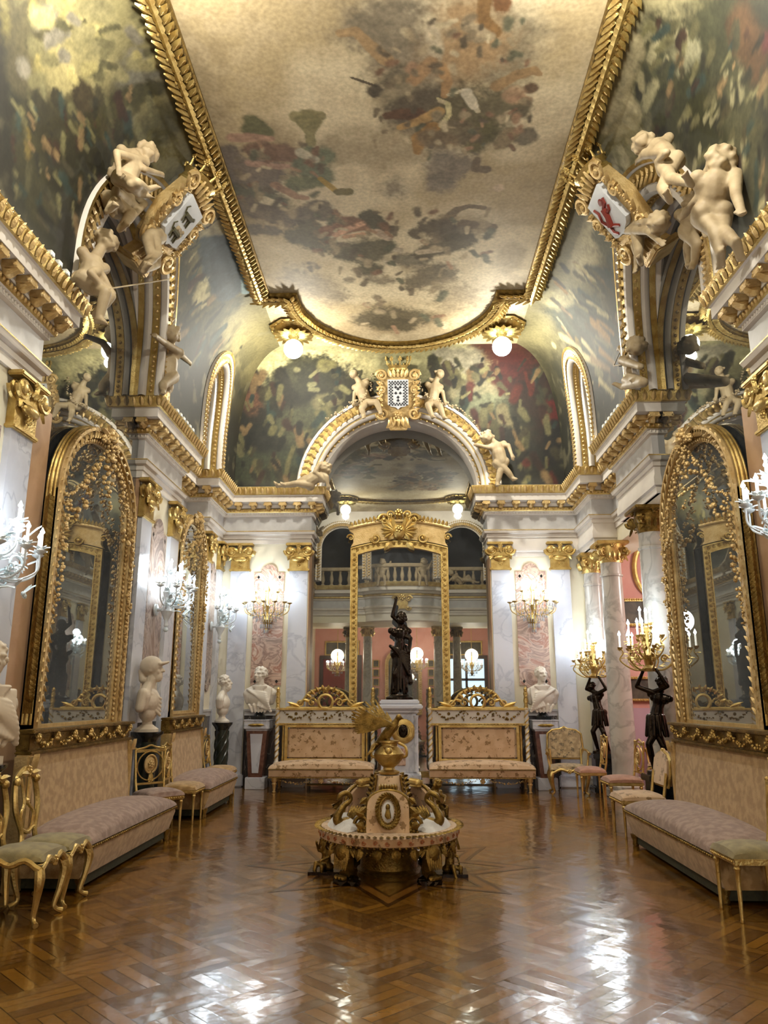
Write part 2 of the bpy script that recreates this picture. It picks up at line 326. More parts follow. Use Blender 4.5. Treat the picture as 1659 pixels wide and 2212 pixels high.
# organic bodies: tapered limbs fused into one continuous surface
class Body:
    def __init__(s): s.mb = MB()
    def cap(s, p0, r0, p1, r1, n=10):
        p0 = Vector(p0); p1 = Vector(p1); d = p1-p0; L = d.length
        if L < 1e-5: s.mb.ball(p0, r0, 2); return s
        q = d.to_track_quat('Z', 'Y').to_matrix().to_4x4(); prof = []
        for i in range(5): a = PI/2*(1-i/4); prof.append((max(1e-4, r0*math.cos(a)), -r0*math.sin(a)))
        for i in range(5): a = PI/2*i/4; prof.append((max(1e-4, r1*math.cos(a)), L+r1*math.sin(a)))
        s.mb.lathe(prof, p0, n, q); return s
    def ell(s, c, r, rot=None): s.mb.ball(c, r, 3, rot); return s
    def build(s, name, m, parent, vox=.012, it=6, world=True):
        me = bpy.data.meshes.new('tmp'); me.from_pydata(s.mb.v, [], s.mb.f); t = link(bpy.data.objects.new('tmp', me))
        a = t.modifiers.new('r', 'REMESH'); a.mode = 'VOXEL'; a.voxel_size = vox; b = t.modifiers.new('s', 'SMOOTH'); b.iterations = it; b.factor = .5
        dg = bpy.context.evaluated_depsgraph_get(); ev = t.evaluated_get(dg); out = bpy.data.meshes.new_from_object(ev, depsgraph=dg)
        bpy.data.objects.remove(t); bpy.data.meshes.remove(me); out.name = name; out.materials.clear(); out.materials.append(m)
        if world and parent: out.transform(M_of(parent).inverted())
        out.polygons.foreach_set('use_smooth', [True]*len(out.polygons)); o = link(bpy.data.objects.new(name, out)); o.parent = parent; return o
# ------------------------------------------------------------------ numpy noise + fresco painting
def hash3(ix, iy, iz): n = (ix*374761393+iy*668265263+iz*2147483647 % 1013904223) & 0xffffffff; n = ((n ^ (n >> 13))*1274126177) & 0xffffffff; return ((n ^ (n >> 16)) & 0xffff)/65535.0
def vnoise(p):
    i = np.floor(p).astype(np.int64); f = p-i; f = f*f*(3-2*f); r = 0
    for a in (0, 1):
        for b in (0, 1):
            for c in (0, 1):
                wgt = (f[:, 0] if a else 1-f[:, 0])*(f[:, 1] if b else 1-f[:, 1])*(f[:, 2] if c else 1-f[:, 2]); r = r+wgt*hash3(i[:, 0]+a, i[:, 1]+b, i[:, 2]+c)
    return r
def fbm(p, s, o=4, seed=0):
    r = 0; a = .5; q = p*s+seed*17.3
    for _ in range(o): r = r+a*vnoise(q); q = q*2.03+5.7; a *= .5
    return r
def hexs(h): return np.array(srgb(h))
def mixc(col, h, a): return col*(1-a[:, None])+(hexs(h) if isinstance(h, str) else h)*a[:, None]
def sstep(x, a, b): t = np.clip((x-a)/(b-a), 0, 1); return t*t*(3-2*t)
def paint(o, base, strokes, tree, depth=1.0):
    """paint strokes onto the surface of o; a stroke's points are found on the surface itself and its width is in metres there"""
    me = o.data; n = len(me.vertices); V = np.empty(n*3); me.vertices.foreach_get('co', V); V = V.reshape(-1, 3)
    col = base(V); wn = fbm(V, 3.5, 3, 1)-.45; wf = fbm(V, 14, 3, 2)-.45; wx = fbm(V, 6, 3, 3)-.45; wh = fbm(V, 33, 2, 5)-.37
    for h, soft, pts in strokes:
        W = []
        for px, py, pr in pts:
            hit = tree.ray_cast(CAM, ray(px, py))
            if hit[0]: W.append((np.array(hit[0]), pr*hit[3]/F*1.05))
        if not W: continue
        lo = np.min([p-r*2.2-.1 for p, r in W], 0); hi = np.max([p+r*2.2+.1 for p, r in W], 0)
        ix = np.where(np.all((V > lo) & (V < hi), 1))[0]
        if len(ix) == 0: continue
        Q = V[ix]; dist = np.full(len(ix), 9.0)
        for k in range(max(1, len(W)-1)):
            (a, ra), (b, rb) = W[k], W[min(k+1, len(W)-1)]; ab = b-a; L2 = max(ab@ab, 1e-9); t = np.clip((Q-a)@ab/L2, 0, 1)
            dist = np.minimum(dist, np.linalg.norm(Q-a-t[:, None]*ab, axis=1)/(ra+(rb-ra)*t))
        rough = min(1, .25+soft); dist = dist+(wn[ix]*.9+wf[ix]*1.0+wh[ix]*.8)*rough
        al = 1-sstep(dist, 1-.12-soft*.6, 1+.06+soft*.9)
        shade = 1+.7*wx[ix]+.7*wf[ix]+.5*wh[ix]
        col[ix] = col[ix]*(1-(al*.94)[:, None])+hexs(h)*shade[:, None]*(al*.94)[:, None]
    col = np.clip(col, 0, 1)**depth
    at = me.attributes.new('paint', 'FLOAT_COLOR', 'POINT'); at.data.foreach_set('color', np.concatenate([np.clip(col, 0, 1), np.ones((n, 1))], 1).ravel())
def tree_of(o): me = o.data; return BVHTree.FromPolygons([v.co for v in me.vertices], [p.vertices[:] for p in me.polygons])
# ------------------------------------------------------------------ setting: floor, walls, vault
WX, FX, YB, FB, YN = 3.75, 3.40, 14.60, 14.25, 1.3
struct('floor', MB().box(-4.6, 9.2, -4.2, 15.2, -.2, 0), PARQ)
inl = MB()                                                     # star inlaid in the parquet round the centre seat
INL = mat('inlay_dark', '2c1805', '3d240a', rough=.2, scale=6, coat=.3); INP = mat('inlay_light', '6f4617', '7f5420', rough=.2, scale=6, coat=.3)
def star_band(r0, r1, z, q, cx=-.03, cy=7.75):
    vs = []; n = 8
    for i in range(2*n):
        a = PI/n*i+PI/2; k = 1 if i % 2 == 0 else .58
        for r in (r0, r1): vs.append((cx+math.cos(a)*r*k, cy+math.sin(a)*r*k*1.02, z))
    q.add(vs, [(2*i, 2*i+1, (2*i+3) % (4*n), (2*i+2) % (4*n)) for i in range(2*n)])
star_band(1.30, 1.40, .0012, inl); star_band(1.05, 1.12, .0012, inl)
inl.m = 1; star_band(1.12, 1.30, .0012, inl)
fl = struct('trim_1', inl, [INL, INP]); fl['label'] = 'eight pointed star inlaid in the parquet'
def wall(name, boxes, m, **k):
    q = MB()
    for b in boxes: q.box(*b)
    return struct(name, q, m, **k)
wall('wall_left', [(-4.3, -WX-.02, -4.2, 15.2, 0, 8.3), (-WX-.02, -FX, YN, 6.67, 0, 5.1), (-WX-.02, -FX, 9.68, 11.37, 0, 5.1), (-WX-.02, -FX, 13.05, YB, 0, 5.1)], CREAM)
wall('wall_back', [(-4.3, 3.9, YB+.05, 15.2, 0, 8.3), (-FX-.4, -1.71, FB, YB+.05, 0, 5.1), (1.71, 3.78, FB, YB+.05, 0, 5.1)], CREAM)
wall('wall_right', [(WX+.02, 4.3, -4.2, 9.72, 0, 8.3), (FX, WX+.02, YN, 6.67, 0, 5.1)], CREAM)
wall('wall_upper', [(WX+.02, 4.3, 9.7, 15.2, 4.12, 8.3), (FX, 3.8, 9.68, 11.37, 4.12, 5.1), (FX, 3.8, 13.05, YB, 4.12, 5.1)], CREAM)
wall('wall_pink', [(3.9, 9.2, YB, 15.2, 0, 4.5), (9, 9.2, 9, 15.2, 0, 4.5), (4.3, 9.2, 9.3, 9.7, 0, 4.5)], PINKW)
wall('ceiling_side', [(4.3, 9.2, 9.3, 15.2, 4.5, 4.7)], STUC)
wall('baseboard_side', [(3.9, 9, YB-.02, YB, 0, 1.35)], LILAC)
wall('trim_35', [(-3.45, -3.41, 6.69, 7.12, 0, 4.30), (3.41, 3.45, 6.69, 7.12, 0, 4.30)], ORANGE)
# end faces of the piers, clad in ochre marble, seen in the mirrors between them
wall('trim_2', [(-WX, -FX, 6.655, 6.685, .0, 4.38), (-WX, -FX, 9.665, 9.695, 0, 4.38), (FX, WX, 6.655, 6.685, 0, 4.38), (-WX, -FX, 11.36, 11.385, 0, 4.38), (1.695, 1.715, FB+.01, YB, 0, 4.38), (-1.715, -1.695, FB+.01, YB, 0, 4.38)], ORANGE)
# vault: cove rising from the cornice to the flat painted panel
HX0, YF, YNR, ZT = 2.2, 13.06, 4.67, 7.9
CX0, CY0 = 3.14, 13.99
def cove_pt(t):
    a = t*PI/2; e = 2/2.6; return abs(math.cos(a))**e, ZT*0+5.40+(ZT-5.40)*abs(math.sin(a))**e
def cove(side, step):
    rows = []; nt = int(3.0/step)
    for j in range(nt+1):
        c, z = cove_pt(j/nt); hx = HX0+(CX0-HX0)*c; yf = YF+(CY0-YF)*c; yn = 3.0
        if side == 'back': a, b = (-hx, yf, z), (hx, yf, z)
        if side == 'near': a, b = (hx, yn, z), (-hx, yn, z)
        if side == 'left': a, b = (-hx, yn, z), (-hx, yf, z)
        if side == 'right': a, b = (hx, yf, z), (hx, yn, z)
        n = int((2*CX0 if side == 'back' else 11.5)/step); rows.append([tuple(lerp(a[k], b[k], i/n) for k in range(3)) for i in range(n+1)])
    return rows
def cut(rows, inside):
    k = len(rows[0]); vs = [p for r in rows for p in r]; fs = []
    for i in range(len(rows)-1):
        for j in range(k-1):
            f = (i*k+j, i*k+j+1, (i+1)*k+j+1, (i+1)*k+j); c = [sum(vs[q][d] for q in f)/4 for d in range(3)]
            if not inside(*c): fs.append(f)
    q = MB(); q.add(vs, fs); return q
SP = 5.40
B1C, B1R, B1H = 8.18, 1.12, 1.80      # side bay arch: centre, half width, rise of the opening
def in_back(x, y, z): return (x/1.74)**2+((z-SP)/1.60)**2 < 1
def in_bay(x, y, z): return abs(y-B1C) < (B1R+.2)*(1-max(0, (z-SP-.55)/(B1H-.35))**2)**.5 if z-SP < B1H+.2 else False
def in_nar(x, y, z): return z-SP < 1.85 and abs(y-12.21) < .60*(1-max(0, (z-SP-.9)/.98)**2)**.5
def cove_in(z):
    # how far the vault has come forward from its springing at height z
    q = min(1, max(0, (z-5.40)/(ZT-5.40)))**1.3; return 1-max(0, 1-q*q)**(.5/1.3)
cv = {}
cv['back'] = struct('ceiling_cove_back', cut(cove('back', .024), in_back), FRESCO, smooth=180)
cv['left'] = struct('ceiling_cove_left', cut(cove('left', .032), lambda x, y, z: in_bay(x, y, z) or in_nar(x, y, z)), FRESCO, smooth=180)
cv['right'] = struct('ceiling_cove_right', cut(cove('right', .032), lambda x, y, z: in_bay(x, y, z) or in_nar(x, y, z)), FRESCO, smooth=180)
nx, ny = 300, 680
flat = MB(); flat.grid([[(lerp(-HX0, HX0, i/nx), lerp(3.0, YF, j/ny), ZT) for i in range(nx+1)] for j in range(ny+1)])
cv['flat'] = struct('ceiling', flat, FRESCO, smooth=180)
struct('ceiling_slab', MB().box(-4.3, 4.3, -4.2, 15.2, 8.3, 8.5), STUC)
# --- the paintings: soft generic sky with drifting groups of figures
def base_flat(V):
    n = fbm(V, .8, 5, 4); c = mixc(np.tile(hexs('b09e79'), (len(V), 1)), 'd3c5a4', sstep(n, .36, .58)); c = mixc(c, '857558', sstep(fbm(V, 1.3, 5, 6), .50, .68)*.65)
    c = mixc(c, 'b9a888', sstep(fbm(V, 6, 3, 8), .4, .6)*.4); return c
def K(h, s, *p): return (h, s, p)
ST = [K('7d7360',.8,(800,60,48),(850,50,55),(880,120,55)), K('857a66',.8,(900,150,60),(930,230,50)), K('6b614c',.7,(870,180,40),(890,240,45)), K('8a8068',.9,(1080,80,60),(1090,140,50)), K('a18560',.8,(1000,110,60),(1040,100,50),(1010,50,45)),
 K('5c5242',.45,(880,245,28),(930,225,36),(960,250,34)), K('5f573e',.5,(1000,235,50),(1050,255,48),(1085,225,40)), K('55502f',.5,(1040,290,34),(1020,315,20)), K('6b5f48',.4,(960,290,34),(1000,290,30)),
 K('a08560',.12,(735,72,8),(768,68,10),(800,100,12),(835,130,13)), K('b9ab90',.3,(932,60,14),(940,110,16),(926,140,15)), K('9c7d5a',.2,(892,176,13),(930,135,14)), K('a5835a',.12,(955,145,11),(966,180,10),(960,206,7)), K('7a5c36',.15,(1047,0,12),(1044,40,11),(1068,70,13)), K('6e4a2a',.2,(1085,8,17)), K('9d8e72',.3,(1010,55,12),(1060,80,8),(1030,85,8)),
 K('4a3f30',.1,(760,168,2.5),(812,186,3)), K('4a4236',.15,(812,196,16)), K('8d8168',.4,(835,205,12),(880,190,12)), K('5f4430',.2,(836,250,8),(870,246,13),(905,252,18)), K('b08f5c',.12,(864,275,7),(902,263,10),(948,240,11)), K('94713f',.15,(903,328,9),(905,300,15),(935,276,14)), K('7b6a50',.3,(930,300,24),(970,305,20)), K('c4b98c',.15,(945,213,3),(968,225,5),(970,248,5),(952,272,4)), K('c2b698',.15,(968,205,3),(1005,194,4),(1032,240,5)), K('d0c6ae',.2,(1008,200,10),(1025,230,8)),
 K('8f7450',.15,(1075,186,13),(1112,164,11),(1152,152,10),(1166,160,6)), K('5a4430',.2,(1147,192,14)), K('a5886a',.3,(1110,205,20),(1128,220,16)), K('5d5540',.3,(1122,240,22)), K('6d6452',.2,(1135,294,22)), K('857558',.2,(1082,312,14),(1100,290,18)), K('857b6c',.7,(960,350,34),(952,395,26)), K('7d7262',.5,(1000,355,26),(975,375,22)), K('6b5c48',.2,(1030,345,7),(1026,365,8),(1050,366,10)), K('8f8470',.9,(850,405,22)), K('c9b394',.4,(1078,406,10)),
 K('8a815a',.08,(640,252,14),(668,258,26),(690,250,12)), K('7f7852',.08,(666,262,24),(670,290,9),(672,310,10)), K('5a5a3a',.3,(545,262,16),(572,286,18),(540,280,16)), K('a88670',.25,(500,298,10),(550,298,12),(585,300,8)), K('6d6156',.3,(495,335,26),(510,380,46),(548,400,46),(570,370,40)), K('745947',.15,(555,325,24),(612,332,28),(640,342,16)), K('a58672',.2,(540,352,9),(600,360,8),(640,358,7)), K('5d5c48',.35,(500,420,30),(560,430,34),(600,440,26)), K('6a7058',.3,(668,332,20),(700,338,22),(655,360,26),(694,378,26)), K('c2b9a0',.2,(650,330,12),(680,345,9)), K('66694c',.3,(640,395,24),(690,395,14)), K('a4883f',.1,(692,386,6),(722,410,7)), K('6c6138',.06,(732,415,10),(752,414,11)),
 K('6d6152',.2,(535,445,30),(582,462,32),(620,480,18)), K('70675a',.3,(550,495,18),(590,498,16)), K('9a7a62',.2,(595,400,10),(640,425,9),(662,428,7)), K('c8bc9c',.15,(570,432,12),(600,440,10)),
 K('6c6254',.15,(650,468,26),(690,450,28),(700,465,22)), K('5f5a48',.3,(650,510,30),(690,525,30),(670,490,24)), K('84604a',.12,(705,500,16),(745,486,30),(782,486,20)), K('caa184',.15,(725,508,7),(752,494,8),(785,482,7)), K('c09878',.12,(745,512,6),(785,505,6)), K('4b4838',.15,(798,466,20),(815,485,20)), K('5a4f3c',.3,(842,498,14)), K('55503c',.25,(740,545,28),(790,545,44),(828,535,28)), K('b29d86',.15,(815,500,9),(838,515,8)), K('4d4834',.3,(800,582,26)), K('a89c86',.3,(845,565,16),(860,540,10)), K('6d6654',.4,(858,560,18),(905,562,26)),
 K('6b5b44',.12,(960,478,14),(985,454,9),(1012,445,6),(1045,449,6)), K('5b5140',.2,(900,505,18),(940,490,26),(985,500,32)), K('544c38',.25,(1000,520,30),(955,530,30),(915,548,20)), K('66563f',.15,(1000,484,14),(1062,491,11)), K('b4a48a',.2,(905,545,8),(950,540,7)), K('675d49',.5,(940,592,42),(900,612,26)), K('857a64',.7,(800,602,14),(835,606,16)), K('857a64',.6,(755,605,10)),
 K('5a513c',.45,(790,690,26),(850,682,42),(905,688,28)), K('4f4733',.4,(830,698,28),(870,700,30)), K('8c8069',.9,(640,600,40),(720,640,30)), K('9a8c70',.9,(1000,640,50))]
def dabs(n, box, pal, r0, r1, l0, l1, ang, sd, spread=.5, soft=.38):
    q = random.Random(sd); out = []
    for _ in range(n):
        x, y = q.uniform(box[0], box[2]), q.uniform(box[1], box[3]); a = ang+q.uniform(-spread, spread); l = q.uniform(l0, l1); r = q.uniform(r0, r1); out.append((q.choice(pal), soft, ((x, y, r), (x+math.cos(a)*l, y+math.sin(a)*l, r*q.uniform(.5, 1)))))
    return out
PD = ['25251c', '2f2f24', '3b3b2c', '47422f', '55523a', '6b6748', '7d6a4c', '3b2a20', '33403a', '6f6b4e']
PF = ['5a5040', '6b5f4b', '7d6f58', '94866a', 'a8987a', 'bdae8e', '7b5f49', '5c5c48', '9c7d62']
for b, n in (((470, 300, 700, 480), 46), ((640, 450, 860, 580), 46), ((890, 450, 1060, 570), 30), ((800, 40, 1160, 330), 90), ((760, 580, 960, 710), 30)): ST += dabs(n, b, PF, 3, 9, 3, 18, .4, n, 1.6, .75)
paint(cv['flat'], base_flat, ST, tree_of(cv['flat']))
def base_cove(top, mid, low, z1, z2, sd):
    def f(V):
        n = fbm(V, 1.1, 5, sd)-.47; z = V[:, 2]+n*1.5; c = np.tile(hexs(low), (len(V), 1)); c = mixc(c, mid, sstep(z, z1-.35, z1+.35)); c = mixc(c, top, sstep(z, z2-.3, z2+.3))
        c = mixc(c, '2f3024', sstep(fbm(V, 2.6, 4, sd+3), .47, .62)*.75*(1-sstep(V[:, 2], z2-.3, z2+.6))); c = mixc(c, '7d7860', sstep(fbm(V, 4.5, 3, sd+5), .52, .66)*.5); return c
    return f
SB = [K('bdb88e',.5,(560,690,60),(620,790,50),(560,790,50)), K('c7c096',.5,(560,720,60),(700,770,50),(770,790,40)), K('4a4a34',.4,(480,760,50),(500,720,40),(520,690,20)), K('33342a',.25,(480,830,40),(500,900,50),(520,980,60)), K('302f24',.25,(700,850,70),(780,880,60)), K('3a3a2a',.3,(610,850,45),(650,800,30),(700,800,30)), K('2b2a22',.2,(535,805,10),(548,785,9)), K('33271d',.2,(550,815,16),(548,850,22)), K('6d4f3c',.2,(545,870,22),(555,895,20)), K('2e2c22',.2,(607,805,12),(612,830,18),(625,880,30)), K('2b2b22',.3,(580,930,60),(660,960,60),(560,1000,50)), K('53543f',.3,(640,920,40),(690,900,30)), K('757054',.3,(690,870,16),(730,860,12)), K('2a2a22',.25,(540,960,30),(580,990,30)), K('464a38',.3,(520,1010,30),(620,1010,40)), K('7a7550',.2,(700,789,14),(720,787,8)),
 K('4a201a',.4,(1060,745,40),(1100,760,44),(1140,800,50)), K('4d211a',.4,(1105,800,40),(1080,830,26)), K('35281f',.3,(1180,840,60),(1150,900,60)), K('8f8a78',.3,(960,770,26),(1010,775,30)), K('2a2620',.15,(935,785,12),(940,805,12)), K('3a2c22',.15,(965,790,12),(975,815,20)), K('4d4434',.2,(1030,800,14),(1030,825,22)), K('8f8a70',.25,(990,850,20),(1050,850,24)), K('7d8068',.3,(1010,885,34),(1070,880,30)), K('3b3c2e',.3,(1000,930,50),(1090,940,60)), K('5c231c',.15,(1185,880,17),(1190,905,20)), K('262420',.15,(1195,925,18),(1190,990,16)), K('7a7358',.2,(1085,885,12),(1090,910,14),(1115,925,12)), K('32322a',.25,(1090,950,30),(1130,975,30)), K('35362b',.3,(1230,900,60),(1220,990,50)), K('8f8a60',.5,(1160,690,40),(1200,760,30)), K('6d6a48',.4,(1200,700,34),(1240,800,30))]
SB += dabs(150, (480, 800, 790, 1040), PD, 2.5, 9, 6, 34, PI/2, 5, .7)+dabs(150, (930, 770, 1250, 1040), PD+['44201a', '5a2c20'], 2.5, 9, 6, 34, PI/2, 6, .7)+dabs(50, (620, 790, 1100, 880), ['7d7a5c', '86825f', '5a573f', '3b3b2c'], 2, 6, 4, 18, 0, 7, .8)
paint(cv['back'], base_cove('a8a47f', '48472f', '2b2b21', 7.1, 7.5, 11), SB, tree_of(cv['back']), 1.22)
SL = [K('9c9158',.6,(60,40,60),(120,60,50)), K('9d946a',.6,(140,150,60),(200,130,50)), K('8a835f',.6,(200,60,60),(260,40,50)), K('6f6c60',.6,(300,160,40),(330,150,30)), K('4f4a36',.3,(40,0,30),(50,80,36),(40,150,40)), K('5f5a44',.2,(90,0,14),(75,50,14),(80,90,12)), K('3f3b26',.15,(60,95,8),(120,65,9),(180,50,7)), K('33301f',.3,(90,300,60),(140,300,60),(170,270,50)), K('2f2c1e',.2,(120,210,16)), K('3b3322',.2,(175,205,26),(190,215,22)), K('36301f',.15,(212,238,14),(205,250,10)), K('423f26',.3,(220,270,36),(280,220,28),(340,190,16)), K('3f3d28',.4,(60,330,50),(80,420,50),(110,450,30)), K('2f2d1c',.4,(160,380,60),(250,330,50)), K('6f6238',.2,(60,270,9),(60,330,10)), K('55523a',.5,(330,290,40),(380,250,30)),
 K('4a5350',.1,(440,520,20),(470,560,44),(490,620,36)), K('b4a98a',.5,(440,480,30),(470,500,20)), K('8fa4a4',.15,(525,580,8),(530,630,9)), K('3f4436',.3,(380,545,26),(360,590,30)), K('3d3f2c',.4,(380,600,40),(410,680,50),(440,720,40)), K('b5ac85',.4,(430,640,24),(450,600,14)), K('4a4a35',.35,(450,700,40),(500,660,30)), K('3b2f22',.12,(402,528,5),(450,490,3),(480,470,2)), K('33352a',.4,(400,760,40),(440,760,30)), K('9a9675',.3,(350,520,30),(420,450,26))]
SL += dabs(130, (10, 180, 330, 480), PD, 3, 11, 10, 50, PI/2-.3, 8, .4)+dabs(90, (340, 500, 500, 800), PD+['a59c78'], 2.5, 9, 10, 50, -.9, 9, .3)+dabs(50, (20, 0, 330, 190), ['a2996a', '8a8360', '6f6a4c', '7a7568', '55523a'], 5, 14, 6, 40, .2, 10, .8, .5)
SL += [K('3f4a4c',.08,(455,515,26),(480,560,48),(500,620,36)), K('2f3a3c',.3,(470,540,18),(478,600,24)), K('8fa4a4',.12,(527,575,8),(532,630,9)), K('a99f7e',.3,(450,490,22),(480,495,18)), K('2f251a',.08,(402,528,5),(450,490,3),(488,466,2))]
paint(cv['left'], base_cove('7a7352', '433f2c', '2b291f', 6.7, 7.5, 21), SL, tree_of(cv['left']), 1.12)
SR = [K('9b9274',.6,(1320,100,50),(1360,180,50),(1330,250,40)), K('97906f',.6,(1390,20,60),(1450,40,50)), K('3c3d2b',.3,(1430,90,50),(1480,120,60),(1560,80,60)), K('7f7c60',.3,(1450,70,12),(1445,110,14),(1490,100,16)), K('86836a',.3,(1500,110,20),(1470,150,16)), K('4b4c36',.3,(1420,150,34),(1400,210,30)), K('33341f',.25,(1440,250,50),(1500,230,60),(1560,290,50)), K('8a8568',.2,(1545,230,5),(1520,260,5)), K('8a8568',.2,(1560,235,5),(1535,265,5)), K('54402c',.35,(1600,60,34),(1630,130,40)), K('4c4b36',.4,(1590,220,50),(1620,320,50)), K('55533e',.5,(1640,400,40)), K('553030',.4,(1655,90,14)),
 K('4f5348',.3,(1330,560,34),(1345,600,40)), K('a89f80',.5,(1290,500,30),(1250,580,24)), K('3d443f',.15,(1275,595,22),(1310,610,26)), K('454a3c',.3,(1220,680,50),(1290,680,40)), K('a49d78',.4,(1190,650,24),(1225,640,18)), K('343a30',.3,(1340,700,30),(1300,740,40)), K('6f6238',.2,(1245,735,8),(1260,755,6)), K('3c3f2f',.35,(1230,800,50),(1270,760,40)), K('5b5a44',.4,(1300,520,26),(1330,470,30)), K('9d9474',.5,(1270,400,26),(1300,440,20))]
SR += dabs(130, (1380, 40, 1659, 430), PD+['8a8568', '9a9474'], 3, 11, 8, 46, PI/2+.4, 11, .5)+dabs(110, (1190, 560, 1390, 830), PD+['a59c78', '8d6f3c'], 2.5, 9, 12, 60, .75, 12, .25)+dabs(40, (1300, 60, 1400, 480), ['a39a7a', '8f886a', 'b0a686'], 5, 13, 6, 40, 1, 13, .8, .5)
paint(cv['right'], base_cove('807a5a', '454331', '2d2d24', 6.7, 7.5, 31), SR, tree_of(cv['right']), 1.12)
# --- gilt laurel frame round the flat panel
def arc_end(y0, sgn, b):
    return [(1.75*math.cos(a), y0+sgn*b*math.sin(a)) for a in np.linspace(0, PI, 33)]
FP = [(HX0, 11.28), (1.78, 11.28)]+arc_end(11.28, 1, 1.78)+[(-1.78, 11.28), (-HX0, 11.28), (-HX0, 5.15), (-1.78, 5.15)]+[(-x, y) for x, y in arc_end(5.15, -1, .6)]+[(1.78, 5.15), (HX0, 5.15)]
def densify(P, step, closed=True):
    out = []
    for i in range(len(P) if closed else len(P)-1):
        a, b = Vector(P[i]), Vector(P[(i+1) % len(P)]); k = max(1, round((b-a).length/step)); out += [lerp(a, b, j/k) for j in range(k)]
    return out+([] if closed else [Vector(P[-1])])
q = MB(); D = densify(FP, .10); n = len(D)
for i in range(n):
    a = D[i]; t = (D[(i+1) % n]-D[i-1]); t = t.normalized() if t.length > 1e-6 else Vector((0, 1)); s = Vector((t.y, -t.x))
    for g in (-1, 0, 1):
        d = t*.9+s*g*.75; o = a+s*g*.035
        q.leaf((o.x, o.y, ZT-.075-.02*(g == 0)), (d.x, d.y, 0), (0, 0, -1), .175+rng.uniform(-.02, .02), .085, .28, .012)
    if i % 3 == 0: q.ball((a.x+s.x*.05, a.y+s.y*.05, ZT-.1), .02, 1); q.ball((a.x-s.x*.06, a.y-s.y*.06, ZT-.09), .017, 1)
fr = struct('trim_3', MB().sweep(FP, [(.15, ZT+.02), (.15, ZT-.03), (.12, ZT-.06), (.05, ZT-.085), (-.05, ZT-.085), (-.12, ZT-.06), (-.15, ZT-.03), (-.15, ZT+.02)], closed=True), GOLDD)
fr['label'] = 'gilt laurel frame round the ceiling painting'
obj('laurel_leaves', q, GOLD, fr)
# ------------------------------------------------------------------ entablatures
ARC = [(0, 4.38), (.03, 4.38), (.03, 4.47), (.05, 4.48), (.05, 4.54), (.09, 4.555), (.11, 4.60), (.11, 4.62), (.03, 4.63), (.03, 4.90), (.07, 4.92), (.07, 4.965), (.10, 4.975), (.10, 5.05), (.12, 5.06), (.12, 5.15), (.26, 5.15), (.26, 5.265), (.28, 5.275), (.32, ZC-.03), (.33, ZC), (0, ZC)]
CI = [(-.9 if o == 0 else o, z) for o, z in ARC]
def along(path, step, ends=.06):
    """points along each straight run with the outward normal"""
    for i in range(len(path)-1):
        a, b = Vector(path[i]), Vector(path[i+1]); d = b-a; L = d.length; d.normalize(); nrm = Vector((d.y, -d.x)); yield a, d, nrm, L, i
def entab(name, path, label, ext, low=None):
    """ext: how far each run grows at its two ends because the mouldings mitre outward"""
    prof = [(o if o else -.04, z) for o, z in ARC]
    if low: prof = [(-.04, low), (.02, low), (.02, low+.08), (.05, low+.1), (.05, low+.2)]+prof[1:]
    root = struct(name, MB().sweep(path, prof), STUC); root['label'] = label
    fz = MB().sweep(path, [(.034, 4.64), (.034, 4.90)]); obj('frieze', fz, FRIEZE, root)
    g = MB().sweep(path, [(.265, 5.268), (.30, 5.285), (.335, ZC-.035), (.337, ZC-.004), (.30, ZC+.002)]); g.sweep(path, [(.102, 4.972), (.118, 4.99), (.118, 5.035), (.102, 5.052)]); g.sweep(path, [(.113, 4.602), (.113, 4.616)])
    obj('gilt_bands', g, GOLD, root)
    lf, eg, mo, dn, sf = MB(), MB(), MB(), MB(), MB()
    for a, d, nr, L, i in along(path, 0):
        e0, e1 = ext[i]; dv, nv = Vector((d.x, d.y, 0)), Vector((nr.x, nr.y, 0)); base = Vector((a.x, a.y, 0))
        def run(step, out, fn):
            A, B = -e0*out, L+e1*out; k = max(1, int((B-A)/step))
            for j in range(k): fn(base+dv*(A+(B-A)*(j+.5)/k))
        run(.105, .33, lambda p: (lf.leaf(p+nv*.30+Vector((0, 0, 5.29)), (nv.x*.35, nv.y*.35, 1), nv, .13, .07, .1, .012), lf.ball(p+nv*.325+dv*.05+Vector((0, 0, ZC-.03)), .016, 1)))
        run(.062, .11, lambda p: eg.ball(p+nv*.12+Vector((0, 0, 5.012)), (.022, .022, .03), 1))
        run(.05, .07, lambda p: dn.leaf(p+nv*.072+Vector((0, 0, 4.93)), (0, 0, 1), nv, .04, .035, .05, .004))
        def modil(p):
            A = Matrix((dv, nv, Vector((0, 0, 1)))).transposed().to_4x4(); A.translation = p; mo.M = A
            mo.box(-.065, .065, .10, .25, 5.085, 5.148); mo.tube(bez([(0, .11, 5.09), (0, .17, 5.06), (0, .24, 5.10)], 4), [.055, .05, .03], 6)
            mo.leaf((0, .12, 5.08), (0, 1, .05), (0, 0, -1), .13, .10, .15, .025); mo.ball((-.06, .235, 5.105), .026, 1); mo.ball((.06, .235, 5.105), .026, 1); mo.M = I4
        run(.245, .2, modil)
    obj('leaf_band', lf, GOLDP, root); obj('bead_band', eg, GOLDP, root); obj('dentil_band', dn, STUC, root); obj('modillions', mo, GOLDP, root)
    return root
m_ = lambda P: [(-x, y) for x, y in P][::-1]
CL = [(-WX-.1, 13.05), (-FX, 13.05), (-FX, FB), (-1.71, FB), (-1.71, YB)]
ML = [(-WX-.1, 9.68), (-FX, 9.68), (-FX, 11.37), (-WX-.1, 11.37)]
NL = [(-FX, 1.9), (-FX, 6.67), (-WX-.1, 6.67)]
BL = [(-WX-.03, 11.37), (-WX-.03, 13.05)]
o, i_ = 1, -1
